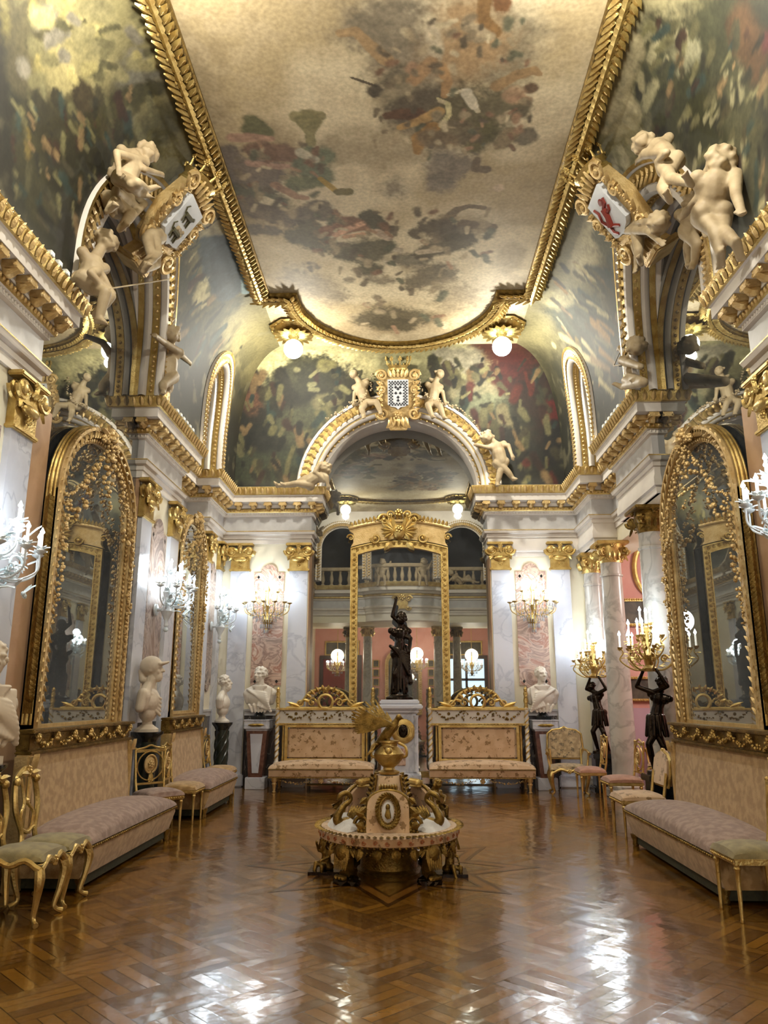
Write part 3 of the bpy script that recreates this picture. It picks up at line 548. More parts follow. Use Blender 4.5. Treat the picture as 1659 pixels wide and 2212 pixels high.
entab('trim_4', CL, 'gilded cornice over the back left corner pier', [(0, 1), (1, -1), (-1, 1), (1, 0)])
entab('trim_5', m_(CL), 'gilded cornice over the back right corner columns', [(0, 1), (1, -1), (-1, 1), (1, 0)], low=4.12)
entab('trim_6', ML, 'gilded cornice block on the left wall between mirrors', [(0, 1), (1, 1), (1, 0)])
entab('trim_7', m_(ML), 'gilded cornice block on the right wall above the single column', [(0, 1), (1, 1), (1, 0)], low=4.12)
entab('trim_8', NL, 'gilded cornice of the left wall nearest the viewer', [(0, 1), (1, 0)])
entab('trim_9', m_(NL), 'gilded cornice of the right wall nearest the viewer', [(0, 1), (1, 0)])
entab('trim_10', BL, 'recessed cornice over the far left mirror', [(0, 0)])
entab('trim_11', m_(BL), 'recessed cornice over the opening to the pink room', [(0, 0)])
# ------------------------------------------------------------------ piers: pilasters, marble panel, dado
def capital(q, w, z0=3.85, z1=4.38):
    h = w/2
    q.bbox(-h-.03, h+.03, -.10, .0, z0, z0+.045, .012); q.box(-h, h, -.075, 0, z0+.045, z1-.1)
    q.bbox(-h-.07, h+.07, -.15, 0, z1-.05, z1, .012); q.prism([(-h+.02, z0+.26), (h-.02, z0+.26), (h+.03, z0+.36), (-h-.03, z0+.36)], -.12, 0)
    for s in (-1, 1):
        q.scroll((s*(h-.005), -.125, z1-.15), (s, 0, 0), (0, 0, 1), .105, 1.7, .026, -1); q.scroll((s*(h-.005), -.05, z1-.15), (s, 0, 0), (0, 0, 1), .105, 1.7, .026, -1); q.ball((s*(h-.005), -.12, z1-.15), (.075, .04, .075), 2); q.leaf((s*(h-.02), -.1, z1-.22), (s*.4, 0, -1), (0, -1, 0), .13, .08, .3)
        q.leaf((s*.03, -.12, z1-.16), (s, 0, .5), (0, -1, 0), .13, .06, .3); q.swag((s*(h-.02), -.10, z0+.27), (0, -.12, z0+.16), .03, .03, 6, seed=int(5+s))
    q.flower((0, -.15, z1-.07), (0, -1, .2), .05); q.leaf((0, -.13, z1-.2), (0, 0, 1), (0, -1, 0), .14, .09, .3)
    q.ball((0, -.11, z0+.22), (h*.75, .05, .055), 2)
    for k in range(5): q.ball((-h*.6+k*h*.3, -.15, z0+.36), .022, 1)
    q.flower((0, -.11, z0+.13), (0, -1, 0), .045)
def blob_panel(hw, z0, z1, r):
    p = [(-hw, z0)]+[(r*math.cos(a), z0+r*math.sin(a)) for a in np.linspace(-PI, 0, 15)]+[(hw, z0), (hw, z1)]+[(r*math.cos(a), z1+r*math.sin(a)) for a in np.linspace(0, PI, 15)]+[(-hw, z1)]
    return p
NP = [11]
def pier(M, width, pw, pm, desc, panel=True, pil=(-1, 1), zp=(1.75, 3.83)):
    nm = 'trim_%d' % (NP[0]+1); NP[0] += 1; h = width/2
    q = MB(); q.M = M; q.box(-h+pw, h-pw, -.03, .02, 1.22, 1.30); q.box(-h+pw, h-pw, -.045, .02, 1.30, 1.335); root = struct(nm, q, FRIEZE); root['label'] = desc
    q = MB(); q.M = M; q.box(-h+pw, h-pw, -.022, .02, .14, 1.22); q.box(-h+pw, h-pw, -.05, .02, 0, .14); obj('dado', q, DMARB, root)
    if panel:
        pwid = (width-2*pw)/2-.09; q = MB(); q.M = M; q.prism(blob_panel(pwid, zp[0], zp[1], pwid*.55), -.03, .01); obj('marble_panel', q, pm, root)
        q = MB(); q.M = M
        for s in (-1, 1):
            for z in (zp[0]+.07, zp[1]-.09): q.prism([(s*(pwid-.08)-.028, z), (s*(pwid-.08), z-.035), (s*(pwid-.08)+.028, z), (s*(pwid-.08), z+.035)], -.034, 0)
        obj('diamond_insets', q, BLACKM, root)
    for s in pil:
        x = s*(h-pw/2); q = MB(); q.M = M; q.box(x-pw/2+.012, x+pw/2-.012, -.06, .02, .22, 3.86); q.bbox(x-pw/2-.03, x+pw/2+.03, -.09, .02, 0, .22, .02); obj('pilaster', q, WMARB, root)
        q = MB(); q.M = M @ T(x, 0, 0); capital(q, pw-.02); obj('capital', q, GOLD, root)
    return root
MBk = lambda x: T(x, FB, 0); MLf = lambda y: T(-FX, y, 0) @ R(PI/2); MRt = lambda y: T(FX, y, 0) @ R(-PI/2)
pier(MBk(-2.45), 1.48, .37, BREC, 'pilasters and marble panel of the back wall on the left')
pier(MBk(2.45), 1.48, .37, BREC, 'pilasters and marble panel of the back wall on the right')
pier(MLf(10.525), 1.69, .42, BRECG, 'pilasters and tall marble panel between the two left mirrors')
pier(MLf(13.65), 1.2, .30, BRECG, 'pilasters and narrow marble panel in the far left corner')
pier(MLf(5.825), 1.69, .42, BRECG, 'pilasters and marble panel nearest the viewer on the left')
pier(MRt(5.825), 1.69, .42, BRECG, 'pilasters and marble panel nearest the viewer on the right')
# ------------------------------------------------------------------ arches over the mirrors
def arch_path(a, h, stilt, n=40):
    P = [(a, 0)]
    if stilt: P = [(a, stilt*k/4) for k in range(4)]
    return P+[(a*math.cos(t), stilt+(h-stilt)*math.sin(t)) for t in np.linspace(0, PI, n)]+([(-a, stilt*k/4) for k in range(3, -1, -1)] if stilt else [])
def arch(name, M, a, h, stilt, prof_sets, label, run=.94):
    sh = lambda o, z: o+(run*cove_in(z+ZC-.02) if o > .05 else 0)
    P = [Vector(p) for p in arch_path(a, h, stilt)]; N = []
    for i in range(len(P)):
        t = P[min(i+1, len(P)-1)]-P[max(i-1, 0)]; t.normalize(); N.append(Vector((t.y, -t.x)))
    root = None
    for nm, m, prof in prof_sets:
        q = MB(); q.M = M; q.grid([[(P[i].x+N[i].x*dr, -sh(o, P[i].y+N[i].y*dr), P[i].y+N[i].y*dr) for dr, o in prof] for i in range(len(P))])
        if root is None: root = struct(name, q, m); root['label'] = label
        else: obj(nm, q, m, root)
    D = densify(P, .085, False); lf, bd = MB(), MB(); lf.M = bd.M = M
    for i in range(1, len(D)-1):
        t = (D[i+1]-D[i-1]).normalized(); nn = Vector((t.y, -t.x)); f = prof_sets[1][2]; (r0, o0), (r1, o1) = f[0], f[-1]; c = D[i]+nn*(r0+r1)/2; o_ = sh((o0+o1)/2+.01, c.y)
        for s in (-1, 1): lf.leaf((c.x, -o_, c.y), (t.x*.5+nn.x*s, 0, t.y*.5+nn.y*s), (0, -1, 0), .12, .07, .25, .012)
        f = prof_sets[2][2]; (r0, o0), (r1, o1) = f[0], f[-1]; c = D[i]+nn*(r0+r1)/2; bd.ball((c.x, -sh((o0+o1)/2, c.y)-.005, c.y), .026, 1)
    obj('leaf_band', lf, GOLDP, root); obj('bead_band', bd, GOLDP, root); return root
def aprof(w, d):
    return [('body', STUC, [(w, 0), (w, d), (w-.02, d+.03), (w-.06, d+.03), (w-.07, d), (w*.52, d-.02), (w*.50, d), (w*.44, d+.02), (w*.36, d), (w*.33, d-.05), (w*.28, d-.04), (w*.2, d-.06), (w*.16, d-.1), (.02, d-.2), (0, d-.2), (0, 0)]),
            ('gilt_band', GOLD, [(w-.075, d+.004), (w*.53, d-.012)]), ('gilt_reveal', GOLD, [(w*.155, d-.095), (.03, d-.19)]), ('gilt_fillet', GOLD, [(w*.345, d-.035), (w*.30, d-.035)])]
def aprof_deep(w, d):
    # side arches: bands carried down the soffit, which is what one sees along the room
    return [('body', STUC, [(w, 0), (w, d), (w-.02, d+.03), (w-.05, d+.03), (w-.06, d), (.14, d-.01), (.12, d+.02), (.05, d+.02), (.03, d-.02), (.03, d-.05), (.045, d-.06), (.045, d-.17), (.02, d-.18), (-.01, d-.20), (-.015, d-.23), (.0, d-.26), (.03, d-.27), (.03, d-.36), (0, d-.37), (-.02, d-.41), (0, d-.45), (.02, d-.46), (0, d-.6), (0, 0)]),
            ('gilt_band', GOLD, [(w-.065, d+.006), (.145, d-.002)]), ('gilt_soffit', GOLD, [(.036, d-.065), (.036, d-.165)]), ('gilt_fillet', GOLD, [(.02, d-.275), (.02, d-.355)]), ('gilt_edge', GOLD, [(w-.005, d+.035), (w-.05, d+.036)])]
arch('trim_20', T(0, YB, ZC-.02), 1.50, 1.38, 0, aprof(.45, .64), 'gilded arch over the back wall mirror')
for s, nm in ((-1, 'left'), (1, 'right')):
    M = T(s*(WX+.05), B1C, ZC-.02) @ R(-s*PI/2)
    arch('trim_21' if s < 0 else 'trim_22', M, B1R, B1H, .55, aprof_deep(.40, .68), 'tall gilded arch over the nearer %s mirror' % nm)
    M = T(s*(WX+.12), 12.21, ZC-.02) @ R(-s*PI/2)
    arch('trim_23' if s < 0 else 'trim_24', M, .47, 1.66, .9, aprof_deep(.28, .75), 'narrow gilded arch beside the back %s corner' % nm)
# ------------------------------------------------------------------ wall mirrors filling the bays
def bay_mirror(name, M, a, h, stilt, label, hz=None, top=ZC, ex=1.1):
    pts = [(-hz if hz else -a-.3, .02)]; hw = hz or a+.3
    if h: pts = [(-hw, .02), (hw, .02), (hw, top)]+[(x*ex, top+z*(1.08 if ex < 1.2 else 1.14)) for x, z in arch_path(a, h, stilt, 24)]+[(-hw, top)]
    else: pts = [(-hw, .02), (hw, .02), (hw, top), (-hw, top)]
    q = MB(); q.M = M; q.prism(pts, -.02, .02); return tag(obj(name, q, MIRRORH), label, 'mirror')
bay_mirror('plate_mirror', T(0, YB+.02, 0), 1.5, 1.38, 0, 'huge plate mirror filling the arch of the back wall', hz=1.70)
bay_mirror('plate_mirror', T(-3.47, B1C, 0) @ R(PI/2), B1R, B1H, .55, 'plate mirror behind the nearer gilt mirror on the left wall', hz=1.48, ex=1.3)
bay_mirror('plate_mirror', T(3.47, B1C, 0) @ R(-PI/2), B1R, B1H, .55, 'plate mirror behind the gilt mirror on the right wall', hz=1.48, ex=1.3)
for s in (-1, 1):
    q = MB(); q.box(min(s*WX, s*(WX+.03)), max(s*WX, s*(WX+.03)), 11.4, 13.0, 5.43, 7.6); struct('trim_25' if s < 0 else 'trim_26', q, mat('lunette_paint_%d' % s, '3d3c2e', '56543f', rough=.7, scale=2))
bay_mirror('plate_mirror', T(-WX, 12.2, 0) @ R(PI/2), 0, 0, 0, 'plate mirror behind the farther gilt mirror on the left wall', hz=.83, top=4.35)
# free-standing gilt frames in front of the plates
def round_top(hw, z0, zs, rise, n=20): return [(-hw, z0), (hw, z0)]+[(hw*math.cos(a), zs+rise*math.sin(a)) for a in np.linspace(0, PI, n)]
def framed_mirror(M, hw, z0, zs, rise, fw, label, garl=1, seed=1):
    t = thing('gilt_mirror', label, 'mirror'); t.matrix_world = M; loc, rot, _ = M.decompose(); t.location = loc; t.rotation_euler = rot.to_euler()
    q = MB(); q.prism(round_top(hw, z0, zs, rise), -.01, .03); obj('glass', q, MIRROR, t)
    o_, i2 = round_top(hw+fw, z0-fw*.6, zs, rise+fw), round_top(hw, z0, zs, rise); m1 = round_top(hw+fw*.45, z0-fw*.3, zs, rise+fw*.45)
    q = MB(); q.frame(o_, m1, -.06, .06); q.frame(m1, i2, -.035, .06); q.frame(round_top(hw+fw, z0-fw*.6, zs, rise+fw), round_top(hw+fw*.8, z0-fw*.5, zs, rise+fw*.8), -.10, .06); q.frame(round_top(hw+fw*.55, z0-fw*.3, zs, rise+fw*.55), round_top(hw+fw*.38, z0-fw*.25, zs, rise+fw*.38), -.08, .06)
    obj('frame', q, GOLDP, t)
    q = MB(); P = densify([(hw+.03, z0)]+[((hw+.03)*math.cos(a), zs+(rise+.03)*math.sin(a)) for a in np.linspace(0, PI, 24)]+[(-hw-.03, z0)], .055, False)
    for p in P: q.ball((p.x, -.05, p.y), (.02, .016, .026), 1)
    P = densify([(hw+fw*.7, z0)]+[((hw+fw*.7)*math.cos(a), zs+(rise+fw*.7)*math.sin(a)) for a in np.linspace(0, PI, 24)]+[(-hw-fw*.7, z0)], .09, False)
    for k in range(1, len(P)-1):
        d = (P[k+1]-P[k-1]).normalized()
        for s in (-1, 1): q.leaf((P[k].x, -.07, P[k].y), (d.x+s*d.y, 0, d.y-s*d.x), (0, -1, 0), .09, .05, .2)
    obj('bead_moulding', q, GOLDP, t)
    if garl:
        q = MB(); zt = zs+rise+fw*.5
        q.flower((0, -.14, zt+.05), (0, -1, .3), .1); q.flower((-.1, -.12, zt), (0, -1, 0), .07); q.flower((.1, -.12, zt), (0, -1, 0), .07)
        for s in (-1, 1):
            q.leaf((s*.05, -.1, zt+.02), (s, 0, .1), (0, -1, 0), .26, .10, .3); q.leaf((s*.03, -.1, zt+.04), (s*.8, 0, .6), (0, -1, 0), .15, .08, .3); q.flower((s*.2, -.12, zt-.04), (0, -1, 0), .055)
            q.swag((0, -.13, zt-.02), (s*(hw+fw*.4), -.13, zs-.05), .10, .05, 14, seed=seed+s); q.swag((0, -.13, zt-.05), (s*.12, -.13, zt-.75), .0, .06, 8, seed=seed+3+s)
            q.swag((s*(hw+fw*.4), -.12, zs-.05), (s*hw*.55, -.12, zs+.12), .22, .06, 10, seed=seed+6+s); q.garland([(s*(hw+fw*.4), -.12, zs-.05), (s*(hw+fw*.45), -.12, zs-.9), (s*(hw+fw*.5), -.1, zs-1.3)], .045, seed=seed+9+s)
        obj('flower_garland', q, GOLDP, t)
        for s in (-1, 1):
            q = MB(); q.box(min(s*(hw+fw), s*(hw+fw+.03)), max(s*(hw+fw), s*(hw+fw+.03)), -.04, .04, z0+.1, zs-.1)
            for k in range(40): z = lerp(z0+.2, zs-.2, k/39); q.leaf((s*(hw+fw+.02), -.02, z), (s*.4, 0, 1), (s, -.3, 0), .12, .08, .3)
            obj('carved_side', q, GOLDD, t)
        q = MB()
        for y_, r_ in ((-.03, .014), (.01, .02), (.045, .012)): q.tube([((hw+fw+.005)*c_, y_, z_) for c_, z_ in [(1, z0), (1, zs)]]+[((hw+fw+.005)*math.cos(a), y_, zs+(rise+fw+.005)*math.sin(a)) for a in np.linspace(.05, PI-.05, 24)]+[(-(hw+fw+.005), y_, zs), (-(hw+fw+.005), y_, z0)], r_, 6)
        obj('side_mouldings', q, GOLD, t)
    return t
framed_mirror(T(-3.34, 8.18, 0) @ R(PI/2), .88, 1.30, 3.55, .75, .17, 'tall round topped gilt mirror above the nearest left sofa')
framed_mirror(T(3.34, 8.18, 0) @ R(-PI/2), .90, 1.30, 3.50, .75, .17, 'tall round topped gilt mirror above the right sofa', seed=31)
framed_mirror(T(-3.40, 12.2, 0) @ R(PI/2), .60, 1.34, 3.75, .55, .14, 'narrow gilt mirror above the farther left sofa', seed=51)
# tall gilt mirror on the back wall, segmental top with a carved crest
t = thing('gilt_mirror', 'tall gilt mirror with carved crest standing behind the bronze statue', 'mirror', (0, 14.42, 0))
def seg_top(hw, z0, zs, rise, n=16): return [(-hw, z0), (hw, z0)]+[(hw*(1-2*k/n), zs+rise*(1-(1-2*k/n)**2)) for k in range(n+1)]
q = MB(); q.prism(seg_top(.80, .25, 4.20, .14), -.005, .03); obj('glass', q, MIRROR, t)
q = MB(); q.frame(seg_top(.93, .15, 4.32, .14), seg_top(.79, .25, 4.19, .14), -.03, .05); q.frame(seg_top(.93, .15, 4.32, .14), seg_top(.91, .17, 4.30, .14), -.07, .05); q.frame(seg_top(.81, .23, 4.21, .14), seg_top(.79, .25, 4.19, .14), -.07, .05); obj('frame', q, GOLD, t)
q = MB()
for z in np.arange(.4, 4.25, .1):
    for s in (-1, 1): q.flower((s*.86, -.035, z), (0, -1, 0), .034); q.ball((s*.82, -.06, z+.05), .014, 1)
for x in np.arange(-.8, .81, .1): q.flower((x, -.035, 4.27+.14*(1-(x/.86)**2)), (0, -1, 0), .034)
obj('rosette_band', q, GOLD, t)
q = MB(); P = [(-.90, 4.38), (.90, 4.38)]
q.prism([(.93, 4.34), (.88, 4.42), (.88, 4.60), (.96, 4.66)]+[(x, 4.68+.14*(1-(x/.96)**2)) for x in np.linspace(.94, -.94, 15)]+[(-.96, 4.66), (-.88, 4.60), (-.88, 4.42), (-.93, 4.34)]+[(x, 4.34+.14*(1-(x/.93)**2)) for x in np.linspace(-.9, .9, 15)], -.06, .05)
q.tube([(x, -.07, 4.70+.14*(1-(x/.96)**2)) for x in np.linspace(-.97, .97, 20)], .035, 8); obj('top_panel', q, GOLDP, t)
q = MB()
for x in np.linspace(-.9, .9, 26): q.leaf((x, -.07, 4.71+.14*(1-(x/.96)**2)), (x*.3, -.1, 1), (0, -1, 0), .10+.05*(1-abs(x)), .07, .3)
q.ball((0, -.12, 4.62), (.13, .09, .17), 2); q.flower((0, -.2, 4.66), (0, -1, 0), .08); q.flower((0, -.12, 5.0), (0, -1, .3), .09)
for s in (-1, 1):
    for k in range(7): a = .25+k*.38; q.leaf((s*.08, -.12, 4.62), (s*math.sin(a), 0, math.cos(a)), (0, -1, 0), .34-.02*k, .12, .35)
    q.scroll((s*.28, -.12, 4.86), (s, 0, 0), (0, 0, 1), .12, 1.4, .03); q.scroll((s*.45, -.1, 4.50), (s, 0, 0), (0, 0, -1), .10, 1.4, .025); q.scroll((s*.17, -.14, 4.95), (-s, 0, 0), (0, 0, 1), .08, 1.3, .025)
    q.garland([(s*.15, -.1, 4.9), (s*.4, -.1, 4.86), (s*.62, -.08, 4.80)], .05, seed=12+s); q.scroll((s*.93, -.07, 4.52), (s, 0, 0), (0, 0, 1), .07, 1.3, .02); q.leaf((s*.15, -.1, 4.42), (s*.5, 0, -.6), (0, -1, 0), .22, .12, .3)
obj('carved_crest', q, GOLD, t)
# ------------------------------------------------------------------ cherubs and figures
def figure(name, label, cat, J, s=1.0, m=None, f=(0, -1, 0), vox=.013, child=True, hairv=1, group=None, extra=None, parent=None, hf=None, body='body'):
    vox = vox*.82
    """J: joints P pelvis, C neck base, H head, (L|R)(E|H|K|F) elbow hand knee foot - world points. One fused body."""
    J = {k: Vector(v) for k, v in J.items()}; f = Vector(f).normalized(); hf = Vector(hf).normalized() if hf else f; B = Body()
    up = (J['C']-J['P']).normalized(); side = up.cross(f).normalized()*-1          # towards the figure's own left when seen from its front
    k = s
    if child: sh, hipw, r = .095*k, .055*k, dict(ch=.088, be=.098, pe=.095, ua=.042, el=.034, wr=.026, th=.066, kn=.047, an=.032, hd=.088, nk=.045)
    else: sh, hipw, r = .155*k, .085*k, dict(ch=.12, be=.10, pe=.125, ua=.052, el=.042, wr=.03, th=.085, kn=.058, an=.04, hd=.095, nk=.052)
    if J.get('_w'): pass
    mid = lerp(J['P'], J['C'], .45); che = lerp(J['P'], J['C'], .78)
    B.cap(J['P'], r['pe']*k, mid+f*.012*k, r['be']*k); B.cap(mid, r['be']*k*.96, che, r['ch']*k); B.cap(che-side*sh*.6, r['ch']*k*.72, che+side*sh*.6, r['ch']*k*.72)
    B.cap(J['C']-up*.02*k, r['nk']*k*1.2, lerp(J['C'], J['H'], .6), r['nk']*k)
    hr = r['hd']*k; B.ell(J['H'], (hr*.93, hr*.93, hr*1.1)); B.ell(J['H']+hf*hr*.35-up*hr*.42, hr*.62)                       # skull, jaw
    hs = up.cross(hf).normalized()*-1
    B.ell(J['H']+hf*hr*1.0-up*hr*.12, hr*.17); B.cap(J['H']+hf*hr*.86+up*hr*.12, hr*.10, J['H']+hf*hr*1.02-up*hr*.15, hr*.13)   # nose
    for q in (-1, 1):
        B.ell(J['H']+hf*hr*.68+hs*q*hr*.38-up*hr*.32, hr*.33); B.cap(J['H']+hf*hr*.84+hs*q*hr*.14+up*hr*.2, hr*.10, J['H']+hf*hr*.74+hs*q*hr*.48+up*hr*.18, hr*.10); B.ell(J['H']+hs*q*hr*.92-up*hr*.1, hr*.2)
    B.cap(J['H']+hf*hr*.86-hs*hr*.15-up*hr*.5, hr*.1, J['H']+hf*hr*.86+hs*hr*.15-up*hr*.5, hr*.1)
    rr = random.Random(hash(label) % 1000 if False else len(label)*7)
    for i in range(int(60*hairv)):
        v = Vector((rr.uniform(-1, 1), rr.uniform(-1, 1), rr.uniform(-1, 1))).normalized()
        if v.dot(hf) > .45 and v.dot(up) < .62 or v.dot(up) < -.35: continue
        B.ell(J['H']+v*hr*1.04, hr*rr.uniform(.20, .32))
    for q, a in ((1, 'L'), (-1, 'R')):
        shd = che+side*q*sh*1.12+up*.035*k; hip = J['P']+side*q*hipw-up*.02*k
        if a+'E' in J:
            E, Hn = J[a+'E'], J[a+'H']; B.ell(shd, r['ua']*k*1.2); B.cap(shd, r['ua']*k*1.1, E, r['el']*k); B.cap(E, r['el']*k*1.02, Hn, r['wr']*k)
            d = (Hn-E).normalized(); sdv = d.cross(f); sdv = sdv.normalized() if sdv.length > .1 else d.orthogonal(); nv = d.cross(sdv)
            B.cap(Hn, r['wr']*k*.95, Hn+d*.04*k, r['wr']*k*1.05)
            for z in range(4): b0 = Hn+d*.05*k+sdv*(z-1.5)*.014*k; L = (.036, .044, .04, .032)[z]*k; b1 = b0+d*L*.6+nv*.006*k; B.cap(b0, .0092*k, b1, .0085*k, 6); B.cap(b1, .0085*k, b1+d*L*.4+nv*.014*k, .0075*k, 6)
            B.cap(Hn+d*.015*k+sdv*-.025*k, .010*k, Hn+d*.05*k-sdv*.042*k+nv*.01*k, .0085*k, 6)
        if a+'K' in J:
            Kn, Ft = J[a+'K'], J[a+'F']; B.cap(hip, r['th']*k*1.08, Kn, r['kn']*k); B.cap(Kn, r['kn']*k*1.02, lerp(Kn, Ft, .4), r['kn']*k*.98); B.cap(lerp(Kn, Ft, .4), r['kn']*k*.96, Ft, r['an']*k)
            d = (Ft-Kn).normalized(); td = (f-d*f.dot(d)+d*.35); td = td.normalized() if td.length > .1 else f
            B.cap(Ft, r['an']*k*1.05, Ft+td*.085*k, r['an']*k*.72); B.cap(Ft, r['an']*k, Ft-td*.02*k+d*.02*k, r['an']*k*.85)
            for z in range(5): B.cap(Ft+td*.08*k+side*(z-2)*.011*k, .011*k, Ft+td*(.112-.004*z)*k+side*(z-2)*.012*k, .009*k, 6)
        B.ell(hip-f*.045*k+up*.005*k, r['th']*k*1.05)
    if extra: extra(B, J, k, up, side, f)
    if parent: root = parent
    else: root = thing(name, label, cat, tuple(J['P'] if 'base' not in J else J['base']), 0, group)
    B.build(body, m or STONE, root, vox*max(.8, k), 4); return root
def px(Y, d): return {k: atY(v[0], v[1], Y+(v[2] if len(v) > 2 else 0)) for k, v in d.items()}
def pxx(X, d): return {k: atX(v[0], v[1], X+(v[2] if len(v) > 2 else 0)) for k, v in d.items()}
def drape(root, pts, r, m=STONE, seed=1, name='garland'):
    q = MB(); q.garland(pts, r, seed=seed); return obj(name, q, m, root, world=True)
YA = 13.72
a = figure('cherub_statue', 'plaster cherub seated left of the chequered coat of arms', 'statue', px(YA, dict(P=(789,866), C=(778,828), H=(764,806,-.03), RE=(766,848), RH=(764,866), LE=(795,818), LH=(812,798), RK=(781,882,-.2), RF=(786,899,-.16), LK=(813,868,-.2), LF=(822,890,-.16))), 1.22, f=(-.25, -1, -.1))
drape(a, [atY(804, 808, YA-.1), atY(800, 840, YA-.12), atY(784, 862, YA-.16), atY(765, 866, YA-.12), atY(735, 890, YA-.05), atY(705, 905, YA)], .05)
a = figure('cherub_statue', 'plaster cherub seated right of the chequered coat of arms', 'statue', px(YA, dict(P=(934,866), C=(938,830), H=(950,806,-.03), RE=(922,812), RH=(906,796), LE=(956,846), LH=(960,864), RK=(924,874,-.2), RF=(934,900,-.16), LK=(950,876,-.2), LF=(959,902,-.16))), 1.22, f=(.2, -1, -.1))
drape(a, [atY(902, 805, YA-.1), atY(907, 835, YA-.12), atY(925, 858, YA-.16), atY(955, 868, YA-.12), atY(985, 882, YA-.05), atY(1020, 905, YA), atY(1036, 930, YA)], .05, seed=4)
figure('cherub_statue', 'plaster cherub standing at the right foot of the back arch', 'statue', px(YA-.05, dict(P=(1082,996), C=(1072,958), H=(1052,944,-.05), RE=(1056,967,-.05), RH=(1036,962,-.02), LE=(1098,962,-.03), LH=(1105,982,-.06), RK=(1080,1020,-.03), RF=(1074,1046,-.02), LK=(1096,1018,-.04), LF=(1108,1034,-.02))), 1.3, f=(.1, -1, 0))
figure('cherub_statue', 'plaster cherub reclining on the cornice left of the back arch', 'statue', px(YA-.1, dict(P=(668,1040), C=(694,1024), H=(702,1011,-.03), LE=(706,1030,-.08), LH=(708,1046,-.06), RE=(680,1020,-.12), RH=(688,1008,-.12), RK=(640,1044,-.1), RF=(616,1049,-.06), LK=(638,1046,0), LF=(600,1049,0))), 1.25, f=(.1, -1, .3))
XL = -2.95
figure('cherub_statue', 'plaster cherub with bow playing on the left near cornice', 'statue', pxx(XL, dict(P=(192,606), C=(203,560), H=(228,522,.05), LE=(222,598,.12), LH=(236,622,.18), RE=(196,590,.1), RH=(222,620,.2), LK=(238,640,.2), LF=(210,676,.12), RK=(228,632,.25), RF=(214,690,.2))), 1.2, f=(.75, -.5, -.1))
q = MB(); q.tube([atX(228, 625, XL+.2), atX(366, 603, XL+.2)], .008, 6)
bow = obj('violin_bow', q, STONE); tag(bow, 'thin white violin bow held by the left cornice cherub', 'bow')
figure('cherub_statue', 'plaster cherub leaning over the left arch below the shield', 'statue', pxx(XL, dict(P=(246,440), C=(276,420), H=(262,378,.1), LE=(312,440,.1), LH=(268,486,.15), RE=(250,410,.1), RH=(245,448,.12), LK=(284,462,.2), LF=(262,492,.2), RK=(250,436,.15), RF=(236,452,.18))), 1.25, f=(.6, -.75, -.3))
figure('cherub_statue', 'plaster cherub perched on top beside the left gilt crown', 'statue', pxx(XL+.25, dict(P=(272,386), C=(290,330), H=(318,330,.1), RE=(252,330,0), RH=(256,362,.05), LE=(312,366,.15), LH=(346,376,.2), RK=(285,400,.2), RF=(300,420,.2), LK=(296,396,.25), LF=(318,410,.25))), 1.15, f=(.5, -.8, -.1))
figure('cherub_statue', 'plaster cherub clambering under the left shield beside the garland', 'statue', pxx(XL+.15, dict(P=(326,512), C=(356,508), H=(376,494,.15), LE=(344,548,.15), LH=(318,572,.15), RE=(372,528,.1), RH=(386,540,.1), RK=(338,570,.1), RF=(312,584,.15), LK=(328,556,.1), LF=(306,580,.1))), 1.15, f=(.6, -.75, .1))
figure('cherub_statue', 'plaster cherub standing on the left cornice block with outstretched arm', 'statue', pxx(-3.10, dict(P=(362,808), C=(366,754), H=(370,722,.05), RE=(352,738,.05), RH=(336,726,.08), LE=(392,768,0), LH=(408,782,0), RK=(352,832,.05), RF=(352,846,.05), LK=(366,836,.02), LF=(362,848,.02))), 1.3, f=(.3, -.9, 0))
XR = 2.95
figure('cherub_statue', 'large plaster figure with back turned holding the right shield', 'statue', pxx(XR, dict(P=(1538,462), C=(1548,378), H=(1555,352,.05), RE=(1516,420,-.1), RH=(1488,452,-.15), LE=(1590,420,.05), LH=(1600,452,0), RK=(1545,498,-.05), RF=(1556,545,-.05), LK=(1560,500,0), LF=(1590,525,0))), 1.5, f=(.3, .9, 0), hf=(-.3, .6, .2))
figure('cherub_statue', 'plaster cherub sprawling over the top of the right shield', 'statue', pxx(XR-.25, dict(P=(1446,350), C=(1415,310), H=(1388,306,-.1), LE=(1440,330,-.1), LH=(1424,345,-.12), RE=(1400,330,-.1), RH=(1380,345,-.1), LK=(1450,385,-.1), LF=(1490,395,-.1), RK=(1430,405,-.15), RF=(1445,430,-.15))), 1.15, f=(-.5, -.8, 0))
figure('cherub_statue', 'plaster cherub hanging from the right arch below the shield', 'statue', pxx(XR-.1, dict(P=(1388,498), C=(1376,482), H=(1424,480,-.1), LE=(1400,500,-.1), LH=(1426,522,-.1), RE=(1362,490,-.05), RH=(1382,480,-.1), LK=(1380,540,-.1), LF=(1376,578,-.1), RK=(1372,530,-.05), RF=(1384,566,-.1))), 1.15, f=(-.4, -.85, -.2))
figure('cherub_statue', 'plaster cherub seated on the right cornice block with a triangle', 'statue', pxx(3.17, dict(P=(1372,812), C=(1366,768), H=(1376,748,-.05), RE=(1352,772,-.05), RH=(1342,756,-.08), LE=(1384,792,-.1), LH=(1360,788,-.1), RK=(1352,822,-.15), RF=(1378,830,-.15), LK=(1390,826,-.2), LF=(1344,836,-.15))), 1.3, f=(-.55, -.8, 0))
q = MB(); q.tube([atX(1341, 756, 3.08), atX(1326, 790, 3.08), atX(1362, 786, 3.08)], .008, 6, closed=True); tag(obj('triangle_instrument', q, STONE), 'thin white triangle held up by the right cornice cherub', 'instrument')
